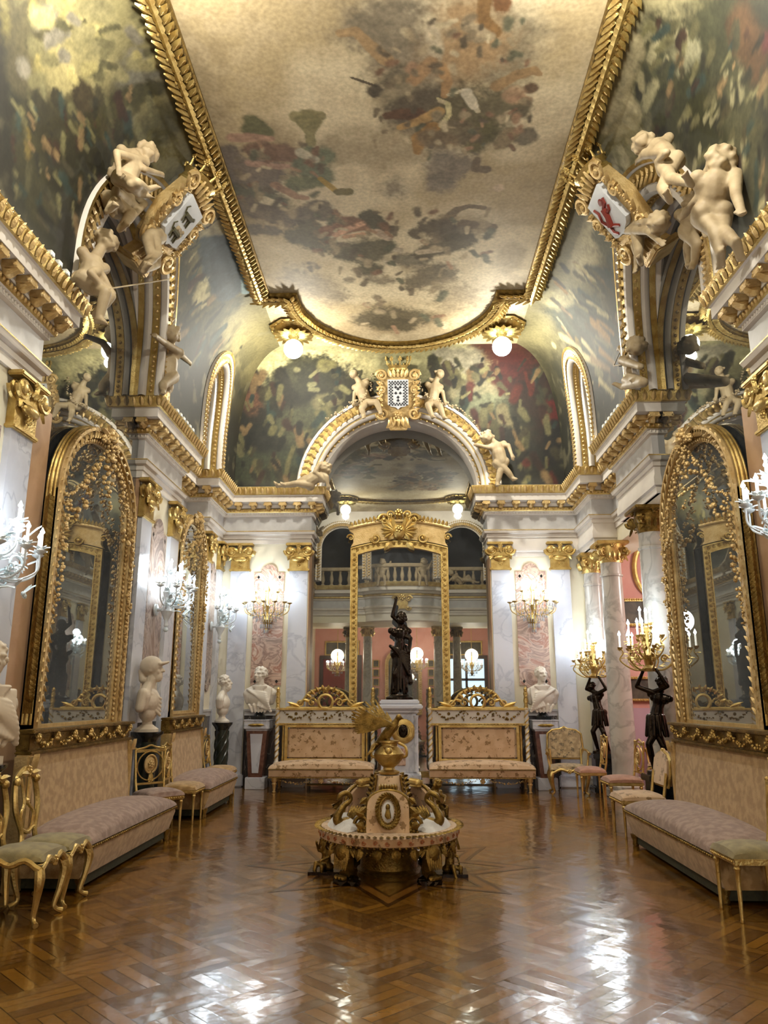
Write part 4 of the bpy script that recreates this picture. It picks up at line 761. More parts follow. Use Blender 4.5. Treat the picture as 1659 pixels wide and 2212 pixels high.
figure('cherub_statue', 'plaster cherub dangling legs beside the right arch', 'statue', pxx(XR+.1, dict(P=(1497,490), C=(1497,462), H=(1500,440,0), RE=(1480,475), RH=(1474,492), LE=(1515,475), LH=(1520,492), RK=(1487,530), RF=(1488,572), LK=(1506,528), LF=(1500,566))), 1.2, f=(-.4, -.9, 0))
# ------------------------------------------------------------------ coats of arms
def crown(q, r=.24, z=0, h=.3):
    q.lathe([(r*.85, z), (r*.9, z+.02), (r*.86, z+.06), (r, z+.12), (r*.97, z+.13), (r*.8, z+.05), (.01, z+.05)], n=24)
    for k in range(9):
        a = k*2*PI/9; c = Vector((math.cos(a), math.sin(a), 0)); q.tube([c*r+Vector((0, 0, z+.12)), c*r*1.12+Vector((0, 0, z+h*.72))], [.02, .012], 6); q.flower(c*r*1.15+Vector((0, 0, z+h*.85)), c, .05); q.ball(c*r*1.15+Vector((0, 0, z+h)), .025, 1)
        a2 = a+PI/9; c2 = Vector((math.cos(a2), math.sin(a2), 0)); q.ball(c2*r*1.05+Vector((0, 0, z+h*.5)), .02, 1)
def shield_poly(hw, z0, z1): return [(-hw, z1), (-hw, z0+.06), (-hw*.7, z0+.02), (-.05, z0), (0, z0-.05), (.05, z0), (hw*.7, z0+.02), (hw, z0+.06), (hw, z1)]
def cartouche(M, label, kind, s=1):
    t = thing('coat_of_arms', label, 'coat of arms'); loc, rot, _ = M.decompose(); t.location = loc; t.rotation_euler = rot.to_euler(); t.scale = (s, s, s)
    q = MB(); q.prism([(-.28, -.75), (.28, -.75), (.2, -.55), (.33, -.45), (.42, 0), (.33, .42), (.15, .5), (-.15, .5), (-.33, .42), (-.42, 0), (-.33, -.45), (-.2, -.55)], -.02, .13)
    for sg in (-1, 1):
        for z, r in ((.42, .13), (-.42, .14), (.1, .09)): q.scroll((sg*.36, -.06, z), (sg, 0, 0), (0, 0, 1 if z > 0 else -1), r, 1.5, .035)
        for k in range(9): z = -.5+k*.12; q.leaf((sg*.34, -.03, z), (sg, 0, .5), (0, -1, 0), .17, .1, .35); q.ball((sg*.40, -.05, z+.05), .035, 1)
        q.garland([(sg*.3, -.06, -.4), (sg*.42, -.06, -.1), (sg*.34, -.06, .35)], .05, seed=3+sg)
    for k in range(5): q.leaf((-.16+.08*k, -.05, .38), ((k-2)*.15, -.1, 1), (0, -1, 0), .2, .09, .3)
    for k in range(5): q.leaf((-.16+.08*k, -.05, -.5), ((k-2)*.15, -.1, -1), (0, -1, 0), .22, .09, .3)
    q.flower((0, -.08, -.45), (0, -1, 0), .09); q.bbox(-.2, .2, -.08, .3, -.80, -.72, .02); obj('scroll_frame', q, GOLDP, t)
    q = MB(); q.prism(shield_poly(.23, -.28, .33), -.10, .0); obj('shield', q, mat('shield_enamel_'+kind, 'c9ccd0', 'd6d8da', rough=.35, scale=4), t)
    q = MB(); r2 = mat('shield_charge_'+kind, {'check': '25252a', 'lion': '7e2a1e', 'beast': '4a4527'}[kind], rough=.5)
    if kind == 'check':
        n = 0
        for z in np.arange(.285, -.24, -.032):
            row = 0
            for x in np.arange(-.19, .2, .032):
                n = int(round((x+.19)/.032))+int(round((.285-z)/.032))
                if n % 2 == 0 and not (-.125 < x < .125 and -.17 < z < .22): q.box(x-.016, x+.016, -.106, -.1, z-.016, z+.016)
        for x, z in ((0, .12), (0, -.06), (-.05, .03), (.05, .03), (-.05, .16), (.05, .16), (0, -.13)): q.prism([(x-.035, z), (x, z-.03), (x+.035, z), (x, z+.04)], -.106, -.1)
    elif kind == 'lion':
        B = MB(); B.tube([(-.1, -.105, -.1), (-.02, -.105, 0), (.02, -.105, .1)], [.05, .045, .05], 8); q = B; q.ball((.05, -.105, .17), (.06, .012, .055), 2)
        for p in ([(.02, -.105, .1), (.12, -.105, .12), (.15, -.105, .18)], [(0, -.105, .04), (.1, -.105, .03), (.14, -.105, .07)], [(-.1, -.105, -.1), (-.03, -.105, -.14), (.04, -.105, -.2)], [(-.12, -.105, -.08), (-.14, -.105, -.18), (-.09, -.105, -.24)], [(-.14, -.105, -.06), (-.19, -.105, .04), (-.13, -.105, .14), (-.16, -.105, .22)]): q.tube(p, [.028, .018], 6)
    else:
        for z in (.12, -.14):
            q.tube([(-.1, -.105, z), (.06, -.105, z+.02)], [.035, .04], 8); q.ball((.12, -.105, z+.06), (.035, .012, .03), 1)
            for x in (-.1, -.05, .03, .07): q.tube([(x, -.105, z), (x+.02, -.105, z-.1)], [.016, .01], 6)
            q.tube([(-.12, -.105, z), (-.16, -.105, z+.06), (-.12, -.105, z+.11)], [.012, .008], 6)
    obj('heraldic_charge', q, r2, t)
    q = MB(); q.M = T(0, .12, .52); crown(q, .24, 0, .3); q.lathe([(.19, -.12), (.23, -.02), (.2, 0)], n=20); obj('crown', q, GOLD, t); return t
cartouche(T(0, 13.55, 7.12) @ R(.45, 'X'), 'gilt crowned coat of arms with chequered border over the back arch', 'check', .85)
for s, nm, kd in ((-1, 'left', 'beast'), (1, 'right', 'lion')):
    cartouche(T(s*2.62, 8.05 if s < 0 else 8.0, 7.12) @ R(-s*PI/2) @ R(.62, 'X'), 'gilt crowned coat of arms with %s shield on the %s arch' % ('dark beast' if s < 0 else 'red lion', nm), kd, .95)
# ------------------------------------------------------------------ ceiling globe lamps
def globe(x, y, label, g):
    t = thing('globe_lamp', label, 'ceiling lamp', (x, y, ZT-.12), 0, 'globe lamps under the vault')
    q = MB(); q.lathe([(.02, .112), (.42, .112), (.44, .09), (.40, .07), (.36, .08), (.30, .03), (.22, .02), (.14, -.02), (.09, -.05), (.06, -.12)], n=8, rot=R(PI/8)); obj('rosette', q, GOLD, t)
    q = MB()
    for k in range(16): a = k*PI/8; c = Vector((math.cos(a), math.sin(a), 0)); q.leaf(c*.10+Vector((0, 0, -.02)), c, (0, 0, -1), .24, .12, .25, .02); q.ball(c*.38+Vector((0, 0, .07)), .03, 1)
    obj('acanthus_leaves', q, GOLD, t)
    q = MB(); q.ball((0, 0, -.28), .17, 3); obj('globe', q, GLOBE, t); point('globe_light', (x, y, ZT-.12-.50), g, (1, .95, .84), .1); return t
globe(-1.83, 12.35, 'glowing globe lamp on gilt rosette left of the crowned arms', K_GLOBE); globe(1.83, 12.35, 'glowing globe lamp on gilt rosette right of the crowned arms', K_GLOBE)
globe(-1.83, 4.95, 'glowing globe lamp on gilt rosette reflected left in the mirror', K_GLOBE*1.0); globe(1.83, 4.95, 'glowing globe lamp on gilt rosette reflected right in the mirror', K_GLOBE*1.0)
HOUS = mat('lamp_housing', 'b5b6b2', 'a5a6a2', rough=.4, scale=8)
for x, ys, lb in ((-3.12, np.arange(6.15, 6.9, .16), 'row of small white lamp housings on the left near cornice'), (3.12, np.arange(5.1, 5.5, .16), 'row of small white lamp housings on the right near cornice'), (-3.12, np.arange(10.1, 11.0, .16), 'row of small white lamp housings on the left cornice block'), (3.12, np.arange(10.1, 11.0, .16), 'row of small white lamp housings on the right cornice block')):
    q = MB(); q.box(x-.02, x+.02, ys[0], ys[-1], ZC, ZC+.03)
    for y in ys: q.bbox(x-.04, x+.04, y-.035, y+.035, ZC+.02, ZC+.085, .008)
    tag(obj('strip_light', q, HOUS), lb, 'lamp')
# ------------------------------------------------------------------ sofas
def puff(q, x0, x1, y0, y1, z0, h, r=.05, nx=14, ny=8, e=.35):
    """upholstered cushion with a crowned top and rounded edge"""
    rows = []
    for i in range(nx+1):
        row = []
        for j in range(ny+1):
            u, v = .5-.5*math.cos(PI*i/nx), .5-.5*math.cos(PI*j/ny); f = (max(0, 4*u*(1-u)))**e*(max(0, 4*v*(1-v)))**e; row.append((lerp(x0, x1, u), lerp(y0, y1, v), z0+h*f))
        rows.append(row)
    q.grid(rows); q.grid([[(x, y, z0-.02) for x, y, _ in r_] for r_ in rows][::-1]); return q
def sofa_wall(M, L, label, D=.68, nails=True):
    t = thing('sofa', label, 'sofa', M.to_translation(), M.to_euler().z, 'long wall sofas'); h = L/2
    q = MB(); q.prism([(-D+.06, .11), (-D-.005, .30), (-D+.0, .345), (-.02, .345), (-.02, .11)], -h, h, 'X'); obj('base_panel', q, DAMASK, t)
    q = MB(); q.box(-h+.03, h-.03, -D+.08, -.04, .03, .11); obj('fringe', q, GREENB, t)
    q = MB(); puff(q, -h-.015, h+.015, -D-.015, -.03, .365, .175, nx=26, ny=16, e=.30); obj('seat_cushion', q, VELVET, t)
    q = MB(); q.box(-h-.012, h+.012, -D-.016, -.03, .335, .358)
    for x in np.arange(-h, h, .042): q.ball((x, -D-.016, .346), .0125, 1)
    for s in (-1, 1):
        for y in np.arange(-D, -.05, .042): q.ball((s*(h+.012), y, .346), .0125, 1)
    obj('nail_trim', q, GOLDD, t)
    q = MB(); q.prism([(-.16, .40), (-.10, 1.07), (0, 1.07), (0, .40)], -h+.06, h-.04, 'X'); obj('backrest', q, DAMASK, t)
    q = MB(); q.bbox(-h-.02, h+.02, -.13, .02, 1.07, 1.10, .01); q.bbox(-h-.01, h+.01, -.10, .02, 1.10, 1.245, .01); q.bbox(-h-.04, h+.04, -.15, .02, 1.245, 1.275, .01); obj('crest_rail', q, GOLDD, t)
    q = MB(); n = max(3, int(L/.38))
    for k in range(n):
        a, b = -h+.08+(L-.16)*k/n, -h+.08+(L-.16)*(k+1)/n; q.swag((a, -.125, 1.225), (b, -.125, 1.225), .09, .032, 12, seed=k); q.flower((a, -.13, 1.21), (0, -1, 0), .045)
    q.flower((h-.08, -.13, 1.21), (0, -1, 0), .045); obj('swag_carving', q, GOLD, t)
    for s in (-1, 1):
        q = MB(); q.bbox(s*(h-.0)-.05, s*(h-.0)+.05, -.13, .0, .0, 1.07, .012); q.box(s*h-.03, s*h+.03, -.14, -.12, .4, 1.0)
        for k in range(4): q.leaf((s*h-.04+.027*k, -.135, .96), (0, -.1, 1), (0, -1, 0), .12, .04, .2)
        obj('side_post', q, GOLDP, t)
    for x, y in ((-h+.05, -D+.07), (h-.05, -D+.07)):
        q = MB(); q.lathe([(.028, 0), (.035, .02), (.03, .05), (.045, .09), (.05, .12)], (x, y, 0), 14); obj('foot', q, GOLDD, t)
    return t
sofa_wall(T(-3.17, 7.86, 0) @ R(PI/2), 2.40, 'long beige sofa with mauve seat under the nearest left mirror')
sofa_wall(T(-3.17, 11.42, 0) @ R(PI/2), 1.66, 'short beige sofa with mauve seat under the farther left mirror')
sofa_wall(T(3.17, 7.66, 0) @ R(-PI/2), 2.46, 'long beige sofa with mauve seat along the right wall')
WHITEP = mat('painted_white', 'dcd6c8', 'e6e0d2', rough=.4, scale=4)
def sofa_carved(x, label, W=1.74):
    t = thing('carved_sofa', label, 'sofa', (x, 13.98, 0), 0, 'carved sofas against the back mirror'); h = W/2; D = .68
    q = MB(); q.prism([(-D+.03, .24), (-D, .26), (-D-.01, .36), (-D+.02, .38), (0, .38), (0, .24)], -h, h, 'X'); obj('seat_rail', q, FLORAL, t)
    q = MB(); puff(q, -h-.01, h+.01, -D-.02, -.04, .385, .13, nx=20, e=.3); obj('seat_cushion', q, FLORAL, t)
    q = MB()
    for x_ in np.arange(-h, h+.01, .045): q.ball((x_, -D-.01, .375), .012, 1); q.ball((x_, -D+.01, .243), .014, 1)
    q.tube([(-h, -D-.008, .375), (h, -D-.008, .375)], .007, 6); q.tube([(-h, -D+.02, .243), (h, -D+.02, .243)], .012, 6); obj('nail_trim', q, GOLD, t)
    q = MB(); q.swag((-h+.12, -D+.05, .22), (-.06, -D+.05, .22), .07, .026, 14, seed=2); q.swag((.06, -D+.05, .22), (h-.12, -D+.05, .22), .07, .026, 14, seed=3); q.flower((0, -D+.04, .19), (0, -1, 0), .05); obj('lower_garland', q, GOLDP, t)
    q = MB(); q.bbox(-h+.22, h-.22, -.14, -.05, .50, 1.03, .03); obj('backrest', q, FLORAL, t)
    q = MB(); q.frame([(-h+.17, .47), (h-.17, .47), (h-.17, 1.08), (-h+.17, 1.08)], [(-h+.22, .51), (h-.22, .51), (h-.22, 1.03), (-h+.22, 1.03)], -.16, -.04); q.bbox(-h, h, -.16, -.02, 1.06, 1.10, .01); q.bbox(-h, h, -.17, -.02, 1.32, 1.36, .01)
    for k in range(30): q.ball((-h+.06+(W-.12)*k/29, -.165, 1.08), .014, 1)
    for s in (-1, 1): q.lathe([(.02, .45), (.028, .5), (.02, .56), (.026, .8), (.02, 1.0), (.03, 1.05)], (s*(h-.14), -.12, 0), 12)
    obj('gilt_frame', q, GOLD, t)
    q = MB(); q.bbox(-h+.04, h-.04, -.12, -.03, 1.09, 1.33, .01); obj('frieze_panel', q, WHITEP, t)
    q = MB(); n = 3
    for k in range(n):
        a, b = -h+.1+(W-.2)*k/n, -h+.1+(W-.2)*(k+1)/n; q.swag((a+.03, -.14, 1.30), (b-.03, -.14, 1.30), .13, .038, 14, seed=k); q.garland([(b, -.14, 1.31), (b, -.14, 1.16)], .036, seed=k+5) if k < n-1 else None; q.flower(((a+b)/2, -.13, 1.26), (0, -1, 0), .03)
    obj('swag_carving', q, GOLDD, t)
    q = MB()
    for s in (-1, 1):
        q.tube(bez([(s*.68, -.1, 1.37), (s*.50, -.1, 1.40), (s*.40, -.1, 1.48), (s*.30, -.1, 1.60), (s*.12, -.1, 1.68), (0, -.1, 1.69)], 6), [.012, .028, .032, .03], 8)
        q.scroll((s*.44, -.1, 1.43), (s, 0, 0), (0, 0, 1), .06, 1.4, .02); q.scroll((s*.24, -.1, 1.45), (-s, 0, 0), (0, 0, 1), .08, 1.4, .02); q.scroll((s*.60, -.1, 1.40), (s, 0, 0), (0, 0, 1), .04, 1.2, .016)
        for k in range(6): a = .3+k*.28; q.leaf((s*.30*math.cos(a), -.11, 1.40+.25*math.sin(a)), (s*math.cos(a), -.2, math.sin(a)), (0, -1, 0), .11, .06, .3); q.ball((s*.26*math.cos(a), -.12, 1.41+.22*math.sin(a)), .018, 1)
        q.leaf((s*.45, -.1, 1.38), (s, 0, .35), (0, -1, 0), .25, .06, .2)
    q.lathe([(.10, 0), (.14, .02), (.15, .05), (.12, .06), (.10, .05)], (0, -.07, 1.46), 24, R(PI/2, 'X'), caps=False); q.flower((0, -.12, 1.67), (0, -1, .2), .05); q.tube([(-.7, -.1, 1.36), (.7, -.1, 1.36)], .02, 8)
    obj('pierced_crest', q, GOLD, t)
    for s in (-1, 1):
        q = MB(); q.m = 0; x_ = s*(h-.03); q.lathe([(.045, .40), (.05, .44), (.034, .47), (.036, 1.30), (.05, 1.33), (.05, 1.36)], (x_, -.12, 0), 14); q.m = 1
        for ph in (0, PI): q.tube([(x_+.032*math.cos(a+ph), -.12+.032*math.sin(a+ph), .48+(a/(2*PI*4))*.82) for a in np.linspace(0, 2*PI*4, 70)], .0135, 6)
        q.lathe([(.04, 1.36), (.03, 1.42), (.045, 1.48), (.03, 1.55), (.042, 1.6), (.028, 1.64), (.035, 1.68), (.005, 1.72)], (x_, -.12, 0), 14)
        for k in range(6): q.ball((x_, -.15, 1.40+.05*k), .02, 1)
        obj('twisted_post', q, [WHITEP, GOLD], t)
        for y in (-D+.06, -.08): q = MB(); q.lathe([(.028, 0), (.034, .015), (.022, .03), (.03, .11), (.045, .14), (.03, .16), (.05, .19), (.05, .25)], (s*(h-.09), y, 0), 14); obj('leg', q, GOLDP, t)
    return t
sofa_carved(-1.31, 'carved floral sofa with twisted posts left of the marble pedestal'); sofa_carved(1.37, 'carved floral sofa with twisted posts right of the marble pedestal')
# ------------------------------------------------------------------ chairs
def cabriole(q, x, y, dx, dy, h, r=.022):
    q.tube(bez([(x, y, h), (x+dx*.035, y+dy*.035, h*.78), (x+dx*.012, y+dy*.012, h*.45), (x-dx*.02, y-dy*.02, h*.18), (x+dx*.0, y+dy*.0, .035), (x+dx*.04, y+dy*.04, .018)], 6), [r*1.5, r*1.7, r*1.1, r*.8, r*.7, r*.95], 8)
def chair(loc, rz, label, kind, fab, group, W=.46, D=.44, H=.45, BH=.92, leg='turned', gold=GOLD):
    """front towards local -y"""
    t = thing({'armchair': 'armchair'}.get(kind, 'side_chair'), label, 'chair', (*loc, 0), rz, group); w2, d2 = W/2, D/2
    for x, y in ((-1, -1), (1, -1), (-1, 1), (1, 1)):
        q = MB(); lx, ly = x*(w2-.035), y*(d2-.035)
        if leg == 'cabriole': cabriole(q, lx, ly, x*.7, y*.7, H-.07)
        else:
            q.lathe([(.011, 0), (.015, .01), (.012, .03), (.017, H*.55), (.02, H-.13), (.027, H-.115), (.02, H-.1), (.027, H-.085), (.027, H-.06)], (lx, ly, 0), 10)
        obj('leg', q, gold, t)
    q = MB(); 
    if leg == 'cabriole':
        for a, b in (((-w2, -d2), (w2, -d2)), ((w2, -d2), (w2, d2)), ((w2, d2), (-w2, d2)), ((-w2, d2), (-w2, -d2))):
            q.tube([(lerp(a[0], b[0], u)*.94, lerp(a[1], b[1], u)*.94, H-.075-.025*math.sin(PI*u)*-1*(1 if u else 1)-.02*math.cos(4*PI*u)) for u in np.linspace(0, 1, 13)], .026, 8)
        q.flower((0, -d2, H-.07), (0, -1, 0), .04)
    else:
        q.bbox(-w2, w2, -d2, d2, H-.09, H-.045, .01)
        for k in range(14): q.ball((-w2+.03+(W-.06)*k/13, -d2-.002, H-.067), .009, 1)
    obj('seat_frame', q, gold, t)
    q = MB(); puff(q, -w2+.0, w2-.0, -d2+.0, d2-.0, H-.045, .085, e=.25); obj('seat', q, fab, t)
    if kind == 'oval':
        q = MB(); y = d2-.02; z0, z1 = H-.04, BH
        for s in (-1, 1): q.tube([(s*(w2-.05), y, z0), (s*(w2-.04), y+.03, z0+.15), (s*(w2-.03), y+.06, z1)], [.017, .016, .014], 8); q.ball((s*(w2-.03), y+.06, z1+.01), .02, 1)
        q.bbox(-w2+.03, w2-.03, y+.045, y+.075, z1-.035, z1, .006); q.bbox(-w2+.04, w2-.04, y+.01, y+.035, z0+.10, z0+.125, .005); q.tube(bez([(-w2+.03, y+.06, z1), (-.08, y+.06, z1+.02), (0, y+.06, z1+.045), (.08, y+.06, z1+.02), (w2-.03, y+.06, z1)], 5), .012, 6)
        q.tube([((w2-.055)*math.cos(a), y+.04, (z0+.12+z1)/2+.17*math.sin(a)) for a in np.linspace(0, 2*PI, 28, endpoint=False)], .009, 6, closed=True); q.flower((0, y+.02, z0+.15), (0, -1, 0), .04); q.leaf((0, y+.03, z0+.13), (0, 0, 1), (0, -1, 0), .12, .07, .2); obj('back_frame', q, gold, t)
        q = MB(); q.ball((0, y+.045, (z0+z1)/2+.08), (.075, .018, .10), 3); q.tube([(.08*math.cos(a), y+.03, (z0+z1)/2+.08+.105*math.sin(a)) for a in np.linspace(0, 2*PI, 24, endpoint=False)], .012, 6, closed=True); q.flower((0, y+.02, (z0+z1)/2+.08), (0, -1, 0), .045); q.tube([(0, y+.04, z0+.2), (0, y+.045, (z0+z1)/2)], .014, 6); obj('oval_splat', q, GOLDP, t)
    elif kind == 'open':
        q = MB(); y = d2-.02; z0 = H-.06
        q.tube(bez([(-w2+.07, y, z0), (-w2+.10, y+.02, z0+.12), (-w2+.03, y+.05, z0+.30), (-w2+.05, y+.08, BH-.06), (-.10, y+.09, BH-.01), (0, y+.09, BH+.03), (.10, y+.09, BH-.01), (w2-.05, y+.08, BH-.06), (w2-.03, y+.05, z0+.30), (w2-.10, y+.02, z0+.12), (w2-.07, y, z0)], 6), [.022, .020, .024, .022, .03, .03, .03, .022, .024, .020, .022], 8)
        q.tube(bez([(-w2+.10, y+.02, z0+.12), (-.09, y+.03, z0+.14), (0, y+.03, z0+.11), (.09, y+.03, z0+.14), (w2-.10, y+.02, z0+.12)], 5), .017, 8); q.flower((0, y+.06, BH+.02), (0, -1, 0), .045)
        for s in (-1, 1): q.leaf((s*.03, y+.06, BH), (s, 0, .1), (0, -1, 0), .12, .05, .2); q.ball((s*(w2-.05), y+.07, BH-.05), .034, 2)
        obj('back_frame', q, gold, t)
        q = MB(); q.tube(bez([(-.07, y+.03, z0+.13), (-.10, y+.04, z0+.25), (-.03, y+.06, z0+.34), (-.07, y+.085, BH-.03)], 5), .013, 6); q.tube(bez([(.07, y+.03, z0+.13), (.10, y+.04, z0+.25), (.03, y+.06, z0+.34), (.07, y+.085, BH-.03)], 5), .013, 6); q.ball((0, y+.06, z0+.34), .03, 1); obj('pierced_splat', q, gold, t)
    elif kind in ('upholstered', 'armchair'):
        y = d2-.03; z0, z1 = H+.10, BH; P = [(-w2+.05, z0), (w2-.05, z0), (w2-.0, z0+.15), (w2-.02, z1-.08), (w2-.1, z1-.02), (.06, z1), (0, z1+.03), (-.06, z1), (-w2+.1, z1-.02), (-w2+.02, z1-.08), (-w2, z0+.15)]
        q = MB(); q.M = T(0, y, 0) @ Matrix.Rotation(-.12, 4, 'X'); q.prism([(a*.93, z0+(b-z0)*.96+.01) for a, b in P], -.035, .045); obj('backrest', q, fab, t)
        q = MB(); q.M = T(0, y, 0) @ Matrix.Rotation(-.12, 4, 'X'); q.tube([(a, 0, b) for a, b in P], .019, 8, closed=True); q.flower((0, -.02, z1+.02), (0, -1, 0), .03); q.M = I4
        for s in (-1, 1): q.tube([(s*(w2-.05), y, H-.05), (s*(w2-.04), y+.05, H+.25)], .019, 8)
        obj('back_frame', q, gold, t)
        if kind == 'armchair':
            for s in (-1, 1):
                q = MB(); q.tube(bez([(s*(w2-.01), y+.03, H+.25), (s*(w2+.03), y-.15, H+.24), (s*(w2+.03), -d2+.16, H+.22), (s*(w2+.04), -d2+.10, H+.20)], 5), [.017, .02, .022, .028], 8); q.tube(bez([(s*(w2+.03), -d2+.15, H+.21), (s*(w2+.02), -d2+.17, H+.1), (s*(w2-.01), -d2+.12, H-.06)], 5), .017, 8); obj('armrest', q, gold, t)
    return t
chair((-2.66, 5.90), PI/2, 'gilt openwork chair nearest the viewer on the left', 'open', GREEND, None, W=.42, D=.46, leg='cabriole', H=.47, BH=.95, gold=GOLD)
chair((-2.66, 6.38), PI/2, 'second gilt openwork chair, touching the end of the long left sofa', 'open', GREEND, None, W=.42, leg='cabriole', H=.46, BH=.95)
chair((-2.86, 9.62), PI/2-.75, 'gilt chair with oval medallion back between the two left sofas', 'oval', VELVET, None)
chair((-2.76, 10.34), PI/2, 'gilt chair seen side on at the near end of the short left sofa', 'oval', DAMASK, None)
chair((-2.86, 12.75), PI/2, 'small gilt chair beyond the short left sofa beside the dark column', 'oval', DAMASK, None)
chair((2.78, 13.35), -.1, 'gilt armchair with tapestry back in front of the right pilaster', 'armchair', TAPES, None, W=.60, D=.54, H=.44, BH=1.02, leg='cabriole')
chair((3.00, 12.72), -PI/2, 'slim gilt chair turned sideways beside the tapestry armchair', 'oval', PINKS, None, W=.42, D=.42)
chair((3.12, 11.35), -PI/2, 'gilt chair with plain rose seat before the single marble column', 'oval', PINKS, None, W=.48, D=.48)
chair((2.80, 9.50), -PI/2, 'upholstered floral chair at the far end of the right sofa', 'upholstered', FLORAL, None, W=.54, D=.52)
chair((2.66, 6.16), -PI/2, 'gilt green seated chair nearest the viewer on the right', 'oval', GREEND, None, W=.44, D=.44, H=.47)
chair((4.6, 13.9), -.5, 'floral gilt armchair glimpsed in the pink room', 'armchair', FLORAL, None, W=.58, D=.54, BH=1.05, leg='cabriole')
# ------------------------------------------------------------------ centre seat with urn and eagle
t = thing('centre_settee', 'round gilt centre settee crowned by an urn and spread winged eagle', 'settee', (-.05, 7.58, 0))
t.scale = (.95, 1, .97)
q = MB(); q.lathe([(.30, .0), (.31, .03), (.28, .05), (.27, .22), (.30, .27), (.46, .30), (.30, .31)], n=36, sy=1.05); obj('drum_base', q, GOLDD, t)
def fr_ang(deg): a = math.radians(deg); return Vector((math.cos(a), math.sin(a), 0))
for dg in (-128, -52, 52, 128):
    c = fr_ang(dg); sd = Vector((-c.y, c.x, 0)); q = MB()
    q.tube(bez([c*.60+Vector((0, 0, .31)), c*.63+Vector((0, 0, .25)), c*.60+Vector((0, 0, .15)), c*.58+Vector((0, 0, .08)), c*.64+Vector((0, 0, .05))], 5), [.085, .09, .06, .05, .06], 10)
    for k in range(3): q.ball(c*.69+sd*(k-1)*.04+Vector((0, 0, .055)), (.035, .035, .025), 1)
    for k in range(7): q.leaf(c*.62+sd*(k-3)*.022+Vector((0, 0, .29)), (c.x*.15, c.y*.15, -1), c, .17, .05, .2, .05); q.leaf(c*.60+sd*(k-3)*.03+Vector((0, 0, .30)), (sd.x*(k-3)*.3, sd.y*(k-3)*.3, -.6), c, .10, .05, .3, .05)
    l = obj('lion_leg', q, GOLDD, t)
    q = MB()
    for k in range(14): a = rng.uniform(0, 6.28); r = rng.uniform(0, .11); q.ball(c*.62+Vector((math.cos(a)*r, math.sin(a)*r, rng.uniform(.01, .035))), (rng.uniform(.05, .085), rng.uniform(.05, .085), .04), 1)
    obj('rock_foot', q, BRONZE, l)
q = MB(); q.lathe([(.50, .30), (.64, .315), (.675, .33), (.68, .395), (.66, .41), (.60, .415), (.50, .41)], n=64, sy=1.05); obj('seat_ring', q, FLORAL, t)
q = MB(); scr = mat('ring_scroll', 'a4623c', 'b57648', rough=.6, scale=5)
for k in range(40): c = fr_ang(k*9); sd = Vector((-c.y, c.x, 0)); p = Vector((c.x*.682, c.y*.716, .362)); q.scroll(p, sd, (0, 0, 1), .022, 1.3, .0055, 1 if k % 2 else -1, 10)
obj('scroll_inlay', q, scr, t)
q = MB()
for k in range(72): a = k*5; c = fr_ang(a); p = Vector((c.x*.66, c.y*.693, .408)); sd = Vector((-c.y, c.x, 0)); q.leaf(p, c+sd*.4, (0, 0, 1), .07, .045, .3, .005); q.ball((c.x*.655, c.y*.69, .318), .017, 1)
for k in range(24):
    c = fr_ang(k*15+7); q.leaf((c.x*.64, c.y*.67, .305), (c.x*.2, c.y*.2, -1), c, .10, .09, .25, .01)
    if k % 3 == 0: q.swag((c.x*.62, c.y*.65, .30), (fr_ang(k*15+37).x*.62, fr_ang(k*15+37).y*.65, .30), .05, .025, 8, seed=k)
obj('acanthus_rim', q, GOLDD, t)
for s in (-1, 1):
    q = MB(); rows = []
    for i in range(17):
        a = math.radians(-52+104*i/16) if s > 0 else math.radians(128+104*i/16); row = []
        for j in range(9): u = j/8; r = lerp(.27, .60, u); zz = .415+.10*math.sin(PI*min(1, u*.9+.1))**.6*(math.sin(PI*i/16)**.3 if 0 < i < 16 else 0); row.append((r*math.cos(a), r*1.05*math.sin(a), zz))
        rows.append(row)
    q.grid(rows); obj('seat_cushion', q, WTUFT, t)
q = MB(); q.lathe([(.36, .41), (.30, .46), (.24, .54), (.20, .64), (.165, .74), (.15, .84), (.13, .86)], n=40); obj('cone_back', q, FLORAL, t)
q = MB()
for dg in (-140, -40, 40, 140):
    c = fr_ang(dg); sd = Vector((-c.y, c.x, 0)); P = bez([c*.40+Vector((0, 0, .43)), c*.31+Vector((0, 0, .50)), c*.25+Vector((0, 0, .60)), c*.19+Vector((0, 0, .74)), c*.165+Vector((0, 0, .87))], 6); q.tube(P, [.03, .02, .024], 8)
    for k in range(0, len(P)-1, 2): q.leaf(P[k], (sd.x+c.x*.3, sd.y+c.y*.3, .5), c, .055, .035, .3); q.leaf(P[k], (-sd.x+c.x*.3, -sd.y+c.y*.3, .5), c, .055, .035, .3)
obj('gilt_ribs', q, GOLDD, t)
